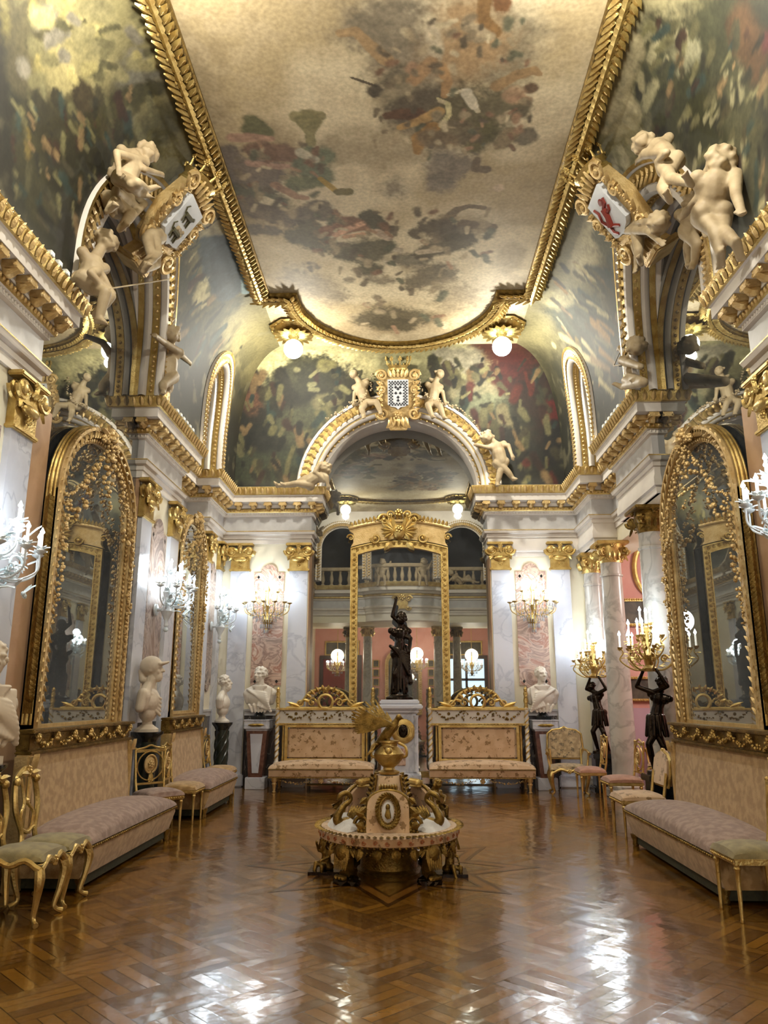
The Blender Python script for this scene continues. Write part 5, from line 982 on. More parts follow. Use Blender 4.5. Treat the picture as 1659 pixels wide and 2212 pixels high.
for k, rz in enumerate((0, 2*PI/3, -2*PI/3)):
    A = R(rz) @ T(0, -.44, .40) @ R(-.22, 'X'); q = MB(); q.M = A
    P = [(-.20, 0), (.20, 0), (.195, .22)]+[(.19*math.cos(a), .24+.12*math.sin(a)) for a in np.linspace(.2, PI-.2, 13)]+[(-.195, .22)]
    q.prism(P, -.03, .05); pn = obj('back_panel', q, FLORAL, t)
    q = MB(); q.M = A
    q.tube([(.085*math.cos(a), -.035, .185+.125*math.sin(a)) for a in np.linspace(0, 2*PI, 30, endpoint=False)], .018, 8, closed=True)
    for i in range(26): a = i*2*PI/26; q.leaf((.09*math.cos(a), -.04, .185+.13*math.sin(a)), (-math.sin(a)+.4*math.cos(a), -.2, math.cos(a)+.4*math.sin(a)), (0, -1, 0), .055, .035, .3); q.ball((.068*math.cos(a), -.045, .185+.105*math.sin(a)), .008, 1)
    wr = obj('wreath', q, GOLDD, pn)
    q = MB(); q.M = A; q.ball((0, -.03, .185), (.06, .012, .098), 2); obj('medallion', q, WTUFT, pn)
    q = MB(); q.M = A; q.ball((0, -.045, .22), (.022, .018, .028), 2); q.tube([(0, -.045, .20), (0, -.045, .16), (.012, -.045, .12)], [.018, .028, .02], 8); q.ball((0, -.05, .15), (.03, .014, .03), 2); obj('medallion_relief', q, GOLDD, pn)
    q = MB(); q.M = A; q.tube([(a*1.03, .01, b*1.02) for a, b in P[1:-1]]+[(-.205, .01, 0)], .018, 8)
    for s in (-1, 1):
        q.scroll((s*.24, -.01, .08), (s, 0, 0), (0, 0, 1), .07, 1.4, .02); q.leaf((s*.2, -.01, .22), (s*.7, -.2, -.6), (0, -1, 0), .12, .06, .3); q.leaf((s*.2, -.01, .30), (s*.6, 0, -.5), (0, -1, 0), .09, .05, .3); q.flower((s*.24, -.02, .02), (0, -1, 0), .05)
        for z in (.05, .15): q.leaf((s*.22, -.02, z), (s, -.4, .3), (0, -1, 0), .09, .06, .3)
    obj('panel_frame', q, GOLDD, pn)
    q = MB(); q.M = R(rz) @ T(0, -.30, .78)
    for i in range(7): q.ball(((i-3)*.026, 0, 0), (.017, .05, .035), 1)
    q.ball((0, 0, -.035), (.10, .055, .02), 2); obj('shell_cresting', q, GOLD, t)
    # swan shaped arms between the panels
    q = MB(); q.M = R(rz+PI/3) if rz else R(PI/3); q.M = R(rz+1.05)
    q.tube(bez([(0, -.50, .44), (.0, -.56, .50), (0, -.50, .60), (0, -.42, .66), (0, -.46, .72), (0, -.53, .70), (0, -.56, .665)], 6), [.045, .045, .03, .022, .025, .026, .01], 10); q.ball((0, -.46, .46), (.055, .08, .05), 2)
    for i in range(5): q.leaf((-.05+.025*i, -.42, .48), ((i-2)*.2, .6, .6), (0, -.5, 1), .13, .05, .3)
    obj('swan_arm', q, GOLDD, t)
q = MB(); q.lathe([(.05, .86), (.10, .87), (.11, .89), (.06, .91), (.055, .93), (.10, .965), (.145, 1.02), (.15, 1.06), (.12, 1.10), (.085, 1.13), (.085, 1.155), (.10, 1.165), (.10, 1.18), (.03, 1.185)], n=32)
for s in (-1, 1): q.tube(bez([(s*.12, 0, 1.02), (s*.175, 0, 1.04), (s*.165, 0, 1.12), (s*.09, 0, 1.16)], 6), .014, 8)
u = obj('urn', q, GOLD, t)
q = MB(); q.ball((0, -.115, 1.085), (.04, .04, .052), 2); q.ball((0, -.155, 1.08), (.009, .014, .014), 1); q.tube([(-.045, -.09, 1.12), (0, -.135, 1.135), (.045, -.09, 1.12)], .014, 6)
for s in (-1, 1): q.ball((s*.016, -.15, 1.095), .008, 1); q.tube([(s*.045, -.1, 1.11), (s*.055, -.1, 1.03)], .014, 6)
q.ball((0, -.148, 1.06), (.014, .008, .006), 1)
obj('mask_relief', q, GOLD, u)
EM = R(-.45) @ T(0, 0, 0)
B = Body(); B.cap((-.02, 0, 1.24), .055, (.05, -.01, 1.32), .05); B.cap((.05, -.01, 1.32), .045, (.085, -.02, 1.385), .026); B.ell((.10, -.025, 1.40), .033); B.cap((.115, -.03, 1.40), .018, (.15, -.035, 1.385), .006); B.cap((-.02, -.03, 1.21), .022, (0, -.03, 1.185), .016); B.cap((-.02, .04, 1.21), .022, (0, .04, 1.185), .016); B.cap((-.05, 0, 1.22), .045, (-.16, .03, 1.10), .02)
e = B.build('eagle_body', GOLDD, t, .008, 4, world=False)
for s in (-1, 1):
    q = MB()
    for k in range(11):
        f_ = k/10; o_ = Vector((.03-.09*f_, s*(.035+.02*f_), 1.31+.015*f_)); d = Vector((-.45-.55*f_, s*(1.05-.9*f_)*.55, .62-.75*f_)).normalized()
        if s < 0: d = Vector((-.9, -.25-.1*f_, .48-.75*f_)).normalized()
        q.leaf(o_, d, (0.2, s*.3-.4, .8), .42-.17*abs(f_-.2), .062, .05, .004); q.leaf(o_+Vector((.02, -.006, .005)), d, (0.2, s*.3-.4, .8), .18, .05, .1, .012)
    obj('wing', q, GOLDD, e)
q = MB()
for k in range(7): q.leaf((-.12, .0+.012*(k-3), 1.14), (-.55, (k-3)*.12+.1, -.7), (-.5, -.5, .5), .17, .045, .05)
obj('tail', q, GOLDD, e)
for (x, y), f in (((.43, .12), (.6, -.8, 0)), ((-.56, -.10), (-.7, -.7, 0)), ((.54, -.16), (.7, -.7, 0))):
    b0 = Vector((-.05+x, 7.58+y, 0)); dz = .46 if x == .43 else .0; sc = .8 if dz else .72; fv = Vector(f); sv = Vector((-f[1], f[0], 0)); w3 = lambda a, b, c: b0+sv*a*sc*.5+fv*b*sc*.5+Vector((0, 0, dz+c*sc*.5))
    figure('', 'settee figure %s' % x, '', dict(P=w3(0, 0, .16), C=w3(0, .06, .56), H=w3(0, .12, .72), LE=w3(.22, .12, .42), LH=w3(.1, .25, .34), RE=w3(-.22, .1, .5), RH=w3(-.18, .2, .66), LK=w3(.13, .28, .2), LF=w3(.13, .28, -.02), RK=w3(-.13, .26, .24), RF=w3(-.12, .34, -.02)), sc*.62, m=GOLDD, f=f, vox=.010, parent=t, body='seated_figure')
q = MB(); q.box(-.76, -.46, -.22, .06, 0, .03); q.box(.44, .74, -.28, -.0, 0, .03); obj('plinth_blocks', q, BRONZE, t)
# ------------------------------------------------------------------ busts on pedestals
def bust(name, label, loc, rz, m, kind, s=1.0, socle=BLACKM):
    t = thing(name, label, 'bust', loc, rz, None); B = Body(); V = Vector; h = .56
    B.ell((0, .0, h-.23), (.20, .115, .15)); B.ell((0, .01, h-.34), (.165, .10, .12)); B.cap((0, .02, h-.36), .09, (0, .02, .15), .06); B.cap((-.06, .02, h-.06), .055, (-.19, .02, h-.15), .072); B.cap((.06, .02, h-.06), .055, (.19, .02, h-.15), .072)
    B.cap((-.2, .02, h-.17), .075, (-.18, .03, h-.28), .06); B.cap((.2, .02, h-.17), .075, (.18, .03, h-.28), .06)
    B.cap((0, .02, h-.1), .066, (0, -.01, h+.04), .06)
    tw = {'roman': -.5, 'plain': .35, 'helmet': .0, 'beard': .0}[kind]; A = T(0, -.01, h+.13) @ R(tw); e = lambda c, r, rot=None: B.ell(A @ V(c), r, A.to_3x3().to_4x4() @ (rot or I4)); cp = lambda a, ra, b, rb: B.cap(A @ V(a), ra, A @ V(b), rb)
    e((0, .012, .02), (.088, .105, .105)); e((0, -.045, -.035), (.062, .062, .078)); cp((0, -.07, -.085), .03, (0, -.075, -.09), .03)
    cp((0, -.098, .022), .012, (0, -.128, -.018), .017); e((0, -.106, -.05), (.024, .014, .008)); e((0, -.103, -.064), (.02, .014, .009))
    for q_ in (-1, 1): cp((q_*.012, -.096, .034), .013, (q_*.055, -.084, .03), .013); e((q_*.034, -.083, .012), (.017, .012, .011)); e((q_*.042, -.072, -.026), (.026, .024, .026)); e((q_*.088, .01, -.005), (.012, .022, .032)); e((q_*.014, -.112, -.022), .011)
    rr = random.Random(len(label)); n_ = 130
    if kind != 'helmet':
        for i in range(n_):
            v = V((rr.uniform(-1, 1), rr.uniform(-1, 1), rr.uniform(-.6, 1))).normalized()
            if v.y < -.55 and v.z < .62 or v.z < -.45: continue
            k_ = 1.0 if kind != 'plain' else .96; e((v.x*.092*k_, .012+v.y*.108*k_, .02+v.z*.108*k_), rr.uniform(.014, .022) if kind != 'plain' else .014)
    else:
        e((0, .02, .04), (.108, .128, .115)); cp((0, -.10, .065), .022, (0, -.175, .085), .014); cp((-.06, -.09, .06), .02, (.06, -.09, .06), .02); cp((-.05, -.11, .065), .016, (0, -.165, .08), .016); cp((.05, -.11, .065), .016, (0, -.165, .08), .016); cp((0, .13, -.02), .03, (0, .10, -.11), .05); e((0, -.07, -.085), (.05, .05, .06))
    if kind in ('beard',):
        for i in range(60): v = V((rr.uniform(-1, 1), rr.uniform(-1, -.1), rr.uniform(-1, .1))).normalized(); e((v.x*.062, -.045+v.y*.065, -.06+v.z*.085), rr.uniform(.014, .022))
    if kind in ('roman', 'plain'):
        sg = 1 if kind == 'roman' else -1
        for k in range(9): u = k/8; B.cap((sg*(-.19+.02*k), -.04-.06*math.sin(PI*u*.5), h-.10-.012*k), .024, (sg*(.10+.012*k), -.10-.03*math.sin(PI*u), h-.16-.034*k), .022); 
        for k in range(6): B.cap((sg*(.18-.015*k), -.05, h-.08), .022, (sg*(.14-.03*k), -.11, h-.40+.01*k), .02)
        for k in range(5): B.cap((-.15+.075*k, -.09, h-.34), .025, (-.10+.05*k, -.08, h-.44), .02)
        for k in range(4): B.cap((-.11+.02*k, -.07, h-.05-.018*k), .016, (.11-.02*k, -.075, h-.05-.018*k), .016)
    if kind == 'helmet':
        for k in range(5): B.cap((-.19+.01*k, -.02, h-.13-.03*k), .018, (.02, -.12, h-.2-.045*k), .018)
        B.cap((-.22, .03, h-.14), .06, (-.25, .05, h-.30), .05)
    o = B.build('bust', m, t, .0075, 4, world=False); o.scale = (s, s, s)
    q = MB()
    if kind in ('roman', 'plain'): q.box(-.11, .11, -.09, .11, 0, .05); q.lathe([(.10, .05), (.085, .07), (.06, .10), (.075, .14), (.07, .15)], (0, .01, 0), 20)
    else: q.lathe([(.13, 0), (.13, .03), (.10, .05), (.06, .08), (.055, .11), (.075, .15)], (0, .01, 0), 20)
    q_ = obj('socle', q, socle, t); q_.scale = (s, s, s); return t
REDM = mat('red_veined_marble', '5a3a30', '7a5546', rough=.25, scale=6, detail=8, dist=2)
def herm(x, y, label):
    t = thing('tapered_pedestal', label, 'pedestal', (x, y, 0), 0, 'white fronted tapered pedestals')
    q = MB(); q.bbox(-.17, .17, -.15, .17, 0, .20, .008); obj('base_block', q, WMARB, t)
    q = MB(); q.prism([(-.12, .20), (.12, .20), (.18, .98), (-.18, .98)], -.13, .15); obj('shaft', q, REDM, t)
    q = MB(); q.prism([(-.055, .27), (.055, .27), (.11, .92), (-.11, .92)], -.142, -.128); obj('inlay', q, WMARB, t)
    q = MB(); q.bbox(-.22, .22, -.18, .19, 1.0, 1.14, .01); q.bbox(-.19, .19, -.15, .17, .97, 1.0, .008); q.bbox(-.23, .23, -.19, .20, 1.14, 1.16, .006); obj('cap_block', q, WMARB, t)
    q = MB(); q.ball((0, -.185, 1.07), (.09, .012, .025), 2); q.leaf((0, -.18, 1.07), (1, 0, 0), (0, -1, 0), .15, .05, .1); q.leaf((0, -.18, 1.07), (-1, 0, 0), (0, -1, 0), .15, .05, .1); obj('bronze_mount', q, GOLDD, t); return t
herm(-2.50, 13.93, 'tapered white pedestal under the bare headed Roman bust'); herm(2.52, 13.93, 'tapered white pedestal under the curly haired Roman bust')
bust('marble_bust', 'white bare headed Roman bust left of the carved sofas', (-2.49, 13.93, 1.16), 0, BUST, 'roman', 1.12); bust('marble_bust', 'white curly haired draped bust right of the carved sofas', (2.51, 13.93, 1.16), 0, BUST, 'plain', 1.12)
GCOL = mat('dark_green_marble', '1f241f', '323a32', rough=.2, scale=4, detail=8, dist=1.5)
def dark_ped(x, y, h, label, twist=False, r=.14):
    t = thing('dark_pedestal', label, 'pedestal', (x, y, 0), 0, None); q = MB()
    q.lathe([(r*1.25, 0), (r*1.25, .06), (r*1.1, .10), (r*.95, .13)], n=28); obj('base', q, BLACKM, t)
    q = MB(); q.lathe([(r*.92, .12), (r*.88, h-.12), (r*.92, h-.10)], n=28)
    if twist:
        for p in range(6): q.tube([(r*.86*math.cos(a+p*PI/3), r*.86*math.sin(a+p*PI/3), .14+(h-.28)*a/4.5) for a in np.linspace(0, 4.5, 30)], .018, 6)
    obj('shaft', q, GCOL, t); q = MB(); q.lathe([(r*.92, h-.12), (r*1.05, h-.08), (r*1.4, h-.03), (r*1.45, h)], n=28); obj('cap', q, BLACKM, t); return t
dark_ped(-3.16, 9.96, 1.12, 'plain dark column pedestal under the helmeted bust'); bust('marble_bust', 'helmeted marble bust in profile between the left sofas', (-3.16, 9.96, 1.12), PI/2+.1, BUSTB, 'helmet', 1.12, socle=BUSTB)
dark_ped(-2.98, 13.25, 1.13, 'twisted dark column pedestal under the bearded bust', True, .12); bust('marble_bust', 'bearded white bust in profile in the far left corner', (-2.98, 13.25, 1.13), PI/2, BUST, 'beard', .95, socle=BUST)
dark_ped(-3.18, 6.10, 1.04, 'dark column pedestal at the very left edge'); bust('marble_bust', 'pale draped bust cut off by the left edge of view', (-3.18, 6.10, 1.04), PI/2-.3, BUSTB, 'roman', 1.15, socle=BUSTB)
# ------------------------------------------------------------------ bronze statue on the marble pedestal
t = thing('marble_pedestal', 'white marble pedestal with gilt roundel between the carved sofas', 'pedestal', (0, 13.78, 0))
q = MB(); q.bbox(-.40, .40, -.34, .34, 0, .12, .015); q.bbox(-.36, .36, -.30, .30, .12, .30, .03); obj('plinth', q, WMARB, t)
q = MB(); q.bbox(-.28, .28, -.24, .24, .30, 1.28, .01)
for s in (-1, 1): q.lathe([(.05, .32), (.04, .38), (.036, 1.18), (.05, 1.24)], (s*.28, -.24, 0), 14)
obj('shaft', q, WMARB, t); q = MB(); q.bbox(-.33, .33, -.29, .29, 1.28, 1.34, .012); q.bbox(-.40, .40, -.35, .35, 1.34, 1.42, .02); q.bbox(-.34, .34, -.3, .3, 1.42, 1.50, .02); obj('cap', q, WMARB, t)
q = MB(); q.lathe([(.001, 0), (.10, 0), (.11, .02), (.19, .02), (.205, .01), (.205, -.01), (.001, -.01)], (.06, -.25, .98), 36, R(PI/2, 'X')); rd = obj('roundel', q, GOLD, t)
q = MB(); q.ball((.06, -.262, .98), (.085, .02, .11), 2); q.ball((.06, -.28, 1.0), (.04, .02, .055), 2); obj('relief_head', q, BRONZE, rd)
q = MB(); q.bbox(-.10, .10, -.255, -.24, .42, .70, .004); obj('inlay_panel', q, BREC, t)
b0 = Vector((.0, 13.78, 1.50)); w3 = lambda a, b, c: b0+Vector((a, b, c))
def robes(B, J, k, up, side, f):
    for i in range(18):
        a = i*PI/9; B.cap(J['P']+Vector((math.cos(a)*.085, math.sin(a)*.08, .08)), .03, b0+Vector((math.cos(a)*(.115+.03*(i % 2)), math.sin(a)*(.115+.02*(i % 3)), .10+.04*(i % 3))), .022)
    for i in range(8): B.cap(J['P']+Vector((-.16+.02*i, -.10, .12-.02*i)), .03, J['P']+Vector((.17, -.08, -.02-.05*i)), .03)
    B.cap(J['P']+Vector((.1, .02, .1)), .06, J['P']+Vector((.19, 0, -.5)), .05); B.ell(J['H']+Vector((0, .05, .06)), .09)
def spear(B, J, k, up, side, f): robes(B, J, k, up, side, f)
st = figure('bronze_statue', 'tall dark bronze robed statue raising one arm on white pedestal', 'statue', dict(P=w3(0, 0, .80), C=w3(.01, 0, 1.26), H=w3(.04, -.04, 1.40), RE=w3(-.12, -.02, 1.46), RH=w3(-.06, -.04, 1.72), LE=w3(.20, -.02, 1.06), LH=w3(.17, -.12, .86), RK=w3(-.09, -.09, .44), RF=w3(-.08, -.02, .06), LK=w3(.08, -.04, .44), LF=w3(.09, .02, .06), base=b0), .92, m=BRONZE, f=(.2, -1, 0), child=False, hairv=1.2, vox=.012, extra=spear)
q = MB(); q.M = T(*b0).inverted() if False else I4; q.lathe([(.24, 0), (.24, .04), (.19, .06), (.17, .09)], (0, 13.78, 1.50), 24); obj('bronze_base', q, BRONZE, st, world=True)
# ------------------------------------------------------------------ sconces, candelabra, chandeliers
def candle(q3, parent, p, h=.13, fl=.055):
    q = MB(); q.lathe([(.013, 0), (.012, h)], p, 10); c = obj('candle', q, CANDLE, parent)
    q = MB(); q.lathe([(.004, 0), (.017, fl*.3), (.019, fl*.45), (.010, fl*.8), (.001, fl*1.15)], (p[0], p[1], p[2]+h), 10); obj('flame_bulb', q, FLAME, c)
def drops(q, c, r, n, ln, a0=0, a1=2*PI, z=0, seed=0):
    rr = random.Random(seed)
    for i in range(n):
        a = lerp(a0, a1, (i+.5)/n); p = Vector(c)+Vector((r*math.cos(a), r*math.sin(a), z)); q.ball(p-Vector((0, 0, ln*.5)), (.012, .012, ln*.42), 1); q.ball(p+Vector((0, 0, .012)), .010, 1)
def sconce(M, label, kind, watts, n1=7, n2=3, R1=.42, R2=.22, z1=.10, z2=.30, light=True):
    t = thing('wall_sconce', label, 'wall lamp', M.to_translation(), M.to_euler().z, None); AM, GM = (GOLD, CRYS) if kind == 'crystal' else (GLASSB, GLASSB)
    q = MB(); q.lathe([(.01, -.42), (.03, -.40), (.02, -.34), (.06, -.26), (.085, -.2), (.05, -.12), (.03, -.05), (.05, 0), (.07, .06), (.03, .12), (.025, .3), (.05, .36), (.02, .42), (.004, .5)], (0, -.17, 0), 16); q.tube([(0, 0, -.18), (0, -.17, -.18)], .025, 8); q.lathe([(.001, 0), (.09, 0), (.08, .02), (.001, .03)], (0, -.01, -.18), 16, R(PI/2, 'X')); obj('stem', q, AM, t)
    for n, r, z, a0, a1 in ((n1, R1, z1, PI*1.02, PI*1.98), (n2, R2, z2, PI*1.15, PI*1.85)):
        for i in range(n):
            a = lerp(a0, a1, i/(n-1)); d = Vector((math.cos(a), math.sin(a)*.85, 0)); c = Vector((0, -.17, 0)); e = c+d*r*(.95 if d.y < -.5 else 1)+Vector((0, 0, z))
            if e.y > -.05: e.y = -.05
            q = MB(); q.tube(bez([c+Vector((0, 0, z-.18)), c+d*r*.45+Vector((0, 0, z-.24)), c+d*r*.9+Vector((0, 0, z-.17)), e+Vector((0, 0, -.05)), e], 5), [.011, .009, .008], 6); q.lathe([(.012, -.02), (.045, 0), (.05, .012), (.02, .01)], e, 12); q.scroll(c+d*r*.55+Vector((0, 0, z-.16)), d, (0, 0, 1), .045, 1.2, .007)
            if kind == 'murano':
                for k in range(6): b = k*PI/3; q.leaf(e, (math.cos(b), math.sin(b), .25), (0, 0, 1), .075, .04, .4)
            ar = obj('arm', q, AM, t); candle(q, ar, tuple(e+Vector((0, 0, .012))), .13)
    q = MB()
    if kind == 'crystal':
        for r, z, n, ln in ((R1*.98, z1-.02, 16, .09), (R1*.7, z1-.16, 14, .09), (R1*.45, z1-.26, 12, .10), (R2, z2-.03, 10, .07), (R1*.25, z1-.36, 8, .12), (R1*.85, z1-.09, 14, .07), (R1*.58, z1-.22, 12, .08), (.04, z1-.46, 4, .1)): drops(q, (0, -.17, 0), r, n, ln, PI*1.03, PI*1.97, z)
        for i in range(n1): a = lerp(PI*1.05, PI*1.95, i/(n1-1)); c = Vector((math.cos(a)*R1*.95, -.17+math.sin(a)*R1*.8, z1-.02)); q.garland([lerp(c, Vector((0, -.17, z2+.05)), u)-Vector((0, 0, .12*4*u*(1-u))) for u in np.linspace(0, 1, 8)], .009, .026, seed=i)
    else:
        rr = random.Random(5)
        for i in range(26):
            a = lerp(PI, 2*PI, rr.random()); r = rr.uniform(.05, R1*.85); z = rr.uniform(-.25, .32); c = Vector((math.cos(a)*r, -.17+math.sin(a)*r*.8, z)); d = Vector((math.cos(a), math.sin(a), rr.uniform(-.3, .9))); q.leaf(c, d, (0, 0, 1), rr.uniform(.08, .15), .05, .5)
            if i % 3 == 0: q.flower(c, d, .035)
        for s in (-1, 1): q.scroll((s*.14, -.2, -.12), (s, -.3, 0), (0, 0, 1), .10, 1.3, .012); q.scroll((s*.2, -.25, .02), (s, -.3, 0), (0, 0, 1), .08, 1.3, .012)
        q.ball((0, -.17, -.45), .035, 2)
    o = obj('crystal_drops' if kind == 'crystal' else 'glass_leaves', q, CRYS if kind == 'crystal' else GLASSL, t); o['kind'] = 'stuff'
    if light:
        p = M @ Vector((0, -.30, z1+.17)); point('sconce_light', p, watts*.65, COOL, .16); p = M @ Vector((0, -.24, z2+.19)); point('sconce_light', p, watts*.35, COOL, .10)
    return t
sconce(T(-2.44, FB-.04, 3.12), 'crystal and gilt wall sconce above the bare headed bust', 'crystal', K_SCONCE); sconce(T(2.44, FB-.04, 3.12), 'crystal and gilt wall sconce above the curly haired bust', 'crystal', K_SCONCE)
sconce(T(-FX+.04, 5.95, 2.60) @ R(PI/2), 'blue glass sconce with flowers at the left edge, nearest the viewer', 'murano', K_SCONCE*.8, n1=6); sconce(T(-FX+.04, 10.52, 2.90) @ R(PI/2), 'blue glass flowered sconce between the two left mirrors', 'murano', K_SCONCE, n1=6)
sconce(T(-FX+.04, 13.62, 2.95) @ R(PI/2), 'blue glass flowered sconce deep in the far left corner', 'murano', K_SCONCE*.6, n1=5, R1=.34); sconce(T(FX-.04, 5.95, 2.95) @ R(-PI/2), 'blue glass sconce at the right edge, nearest the viewer', 'murano', K_SCONCE*.8, n1=6)
def candelabrum(loc, fh, label, clab, lean, rz):
    x, y = loc; ph = .62
    p = thing('figure_pedestal', label.replace('bronze figure', 'dark pedestal under the bronze figure'), 'pedestal', (x, y, 0)); q = MB(); q.bbox(-.2, .2, -.2, .2, 0, .1, .015); q.bbox(-.15, .15, -.15, .15, .1, ph-.08, .01); q.bbox(-.19, .19, -.19, .19, ph-.08, ph, .012); obj('body', q, BLACKM, p)
    b = Vector((x, y, ph)); f = Vector((math.sin(rz)*-1, -math.cos(rz), 0)); s = Vector((-f.y, f.x, 0)); w3 = lambda a, c, z: b+s*a+f*c+Vector((0, 0, z))
    def kilt(B, J, k, up, side, ff):
        for i in range(12): a = i*PI/6; B.cap(J['P']+Vector((math.cos(a)*.09, math.sin(a)*.09, .03)), .03, J['P']+Vector((math.cos(a)*.13, math.sin(a)*.13, -.2)), .022)
    fg = figure('torch_bearer', label, 'statue', dict(P=w3(0, 0, .66), C=w3(lean*.08, -.02, .98), H=w3(lean*.12, .02, 1.11), RE=w3(-.2, .04, 1.06), RH=w3(-.10, .08, 1.22), LE=w3(.2, .06, 1.06), LH=w3(.12, .10, 1.22), RK=w3(-.06, .14, .36), RF=w3(-.06, .02, .06), LK=w3(.08, .04, .34), LF=w3(.10, -.06, .05), base=b), .72, m=BRONZE, f=f, child=False, vox=.011, extra=kilt)
    q = MB(); q.lathe([(.16, 0), (.15, .04), (.12, .05)], b, 20); obj('bronze_base', q, BRONZE, fg, world=True)
    t = thing('candelabrum', clab, 'candelabrum', (x+f.x*.08, y+f.y*.08, ph+1.24)); q = MB(); q.lathe([(.07, 0), (.09, .04), (.05, .08), (.06, .14), (.09, .2), (.04, .26), (.03, .5), (.05, .55), (.01, .58)], n=16); obj('stem', q, GOLD, t); k = 0
    for n, r, z in ((10, .34, .30), (7, .22, .44), (3, .09, .60)):
        for i in range(n):
            a = 2*PI*i/n+.3*k; d = Vector((math.cos(a), math.sin(a), 0)); e = d*r+Vector((0, 0, z)); q = MB(); q.tube(bez([(0, 0, z-.24), d*r*.5+Vector((0, 0, z-.28)), d*r*1.02+Vector((0, 0, z-.16)), d*r*.9+Vector((0, 0, z-.06)), e], 5), [.014, .010, .009], 6); q.lathe([(.01, -.03), (.03, -.01), (.035, .01), (.015, .01)], e, 10); q.scroll(d*r*.6+Vector((0, 0, z-.14)), d, (0, 0, 1), .05, 1.3, .009)
            for j in range(4): q.leaf(d*r*(.4+.17*j)+Vector((0, 0, z-.25+.05*j)), (d.x+rng.uniform(-.6, .6), d.y+rng.uniform(-.6, .6), rng.uniform(-.5, .8)), (0, 0, 1), .09, .04, .4)
            ar = obj('arm', q, GOLD, t); candle(q, ar, tuple(e), .15, .06); k += 1
    point('candelabrum_light', (x+f.x*.3, y+f.y*.3, ph+1.24+.62), K_CANDEL*.6, COOL, .15); point('candelabrum_light', (x, y, ph+1.24+.95), K_CANDEL*.4, COOL, .1)
candelabrum((3.25, 10.03), 1, 'bronze figure lifting candles beside the right mirror', 'gilt candelabrum of white candles beside the right mirror', 1, PI/2-.9)
candelabrum((3.42, 13.62), 1, 'bronze figure lifting candles behind the marble column', 'gilt candelabrum of white candles half hidden behind the marble column', -1, .8)
# ------------------------------------------------------------------ marble columns of the right side
def column(x, y, r, label, z1=4.12, gm=GOLD):
    t = thing('marble_column', label, 'column', (x, y, 0)); t['kind'] = 'thing'
    q = MB(); q.bbox(-r*1.45, r*1.45, -r*1.45, r*1.45, 0, .12, .01); q.lathe([(r*1.4, .12), (r*1.42, .17), (r*1.2, .2), (r*1.15, .24), (r*1.25, .28), (r*1.05, .31)], n=32); obj('base', q, CMARB, t)
    q = MB(); q.lathe([(r*1.03, .30), (r, .5), (r*.98, 1.6), (r*.86, z1-.62), (r*.86, z1-.60), (r*.95, z1-.59), (r*.95, z1-.56), (r*.86, z1-.55), (r*.86, z1-.36)], n=40); obj('shaft', q, CMARB, t)
    q = MB(); q.lathe([(r*.88, z1-.36), (r*.95, z1-.30), (r*1.1, z1-.2), (r*1.05, z1-.06)], n=32); q.bbox(-r*1.35, r*1.35, -r*1.35, r*1.35, z1-.06, z1, .012)
    for k in range(4):
        a = PI/4+k*PI/2; c = Vector((math.cos(a), math.sin(a), 0)); sd = Vector((-c.y, c.x, 0)); q.scroll(c*r*1.35+Vector((0, 0, z1-.17)), c, (0, 0, 1), .085, 1.7, .024, -1); q.scroll(c*r*1.35+Vector((0, 0, z1-.17))+sd*.03, c, (0, 0, 1), .085, 1.7, .024, -1); q.leaf(c*r*1.3+Vector((0, 0, z1-.24)), (c.x*.3, c.y*.3, -1), c, .12, .08, .3)
        b = k*PI/2; d = Vector((math.cos(b), math.sin(b), 0)); q.flower(d*r*1.2+Vector((0, 0, z1-.07)), d, .05); q.swag(c*r*1.25+Vector((0, 0, z1-.25)), fr_ang(135+90*k)*r*1.25+Vector((0, 0, z1-.25)), .08, .035, 9, seed=k)
        for j in range(3): q.leaf(d*r*1.05+Vector((-d.y, d.x, 0))*(j-1)*.08+Vector((0, 0, z1-.30)), (d.x*.3, d.y*.3, 1), d, .13, .07, .3)
    obj('capital', q, gm, t); return t
column(3.55, 10.53, .205, 'thick marble column right beside the right mirror frame', gm=GOLDD); column(3.62, 13.00, .20, 'slim marble column standing alone before the pink room'); column(3.58, 14.12, .19, 'marble column farthest back beside the right pilaster')
# ------------------------------------------------------------------ the viewer's end of the room, seen in the mirrors: entrance columns, gallery, hall behind
bow = [(1.3*math.cos(a), 1.75+.55*math.sin(a)) for a in np.linspace(0, PI, 17)]
NW = [(3.5, 1.75), (1.3, 1.75)]+bow[1:-1]+[(-1.3, 1.75), (-3.5, 1.75)]
nf = struct('wall_front', MB().box(-3.8, 3.8, -.65, 1.74, 4.12, 5.38), CREAM); obj('gallery_core', MB().prism(bow, 4.12, 5.38, 'Z'), STUC, nf)
def entab_near():
    root = struct('trim_30', MB().sweep(NW, [(o if o else -.04, z) for o, z in ARC]), STUC); root['label'] = 'bowed cornice under the gallery at the near end'
    obj('frieze', MB().sweep(NW, [(.034, 4.64), (.034, 4.90)]), FRIEZE, root)
    g = MB().sweep(NW, [(.265, 5.268), (.30, 5.285), (.335, ZC-.035), (.337, ZC-.004)]); g.sweep(NW, [(.102, 4.972), (.118, 4.99), (.118, 5.035), (.102, 5.052)]); obj('gilt_bands', g, GOLD, root)
    q = MB(); q.flower((0, 2.45, 4.9), (0, 1, 0), .12); q.bbox(-.2, .2, 2.2, 2.42, 4.5, 5.0, .03)
    for s in (-1, 1): q.scroll((s*.22, 2.42, 4.85), (s, 0, 0), (0, 0, 1), .12, 1.4, .04); q.scroll((s*.2, 2.36, 4.55), (s, 0, 0), (0, 0, -1), .10, 1.4, .04)
    obj('keystone_carving', q, GOLD, root)
entab_near()
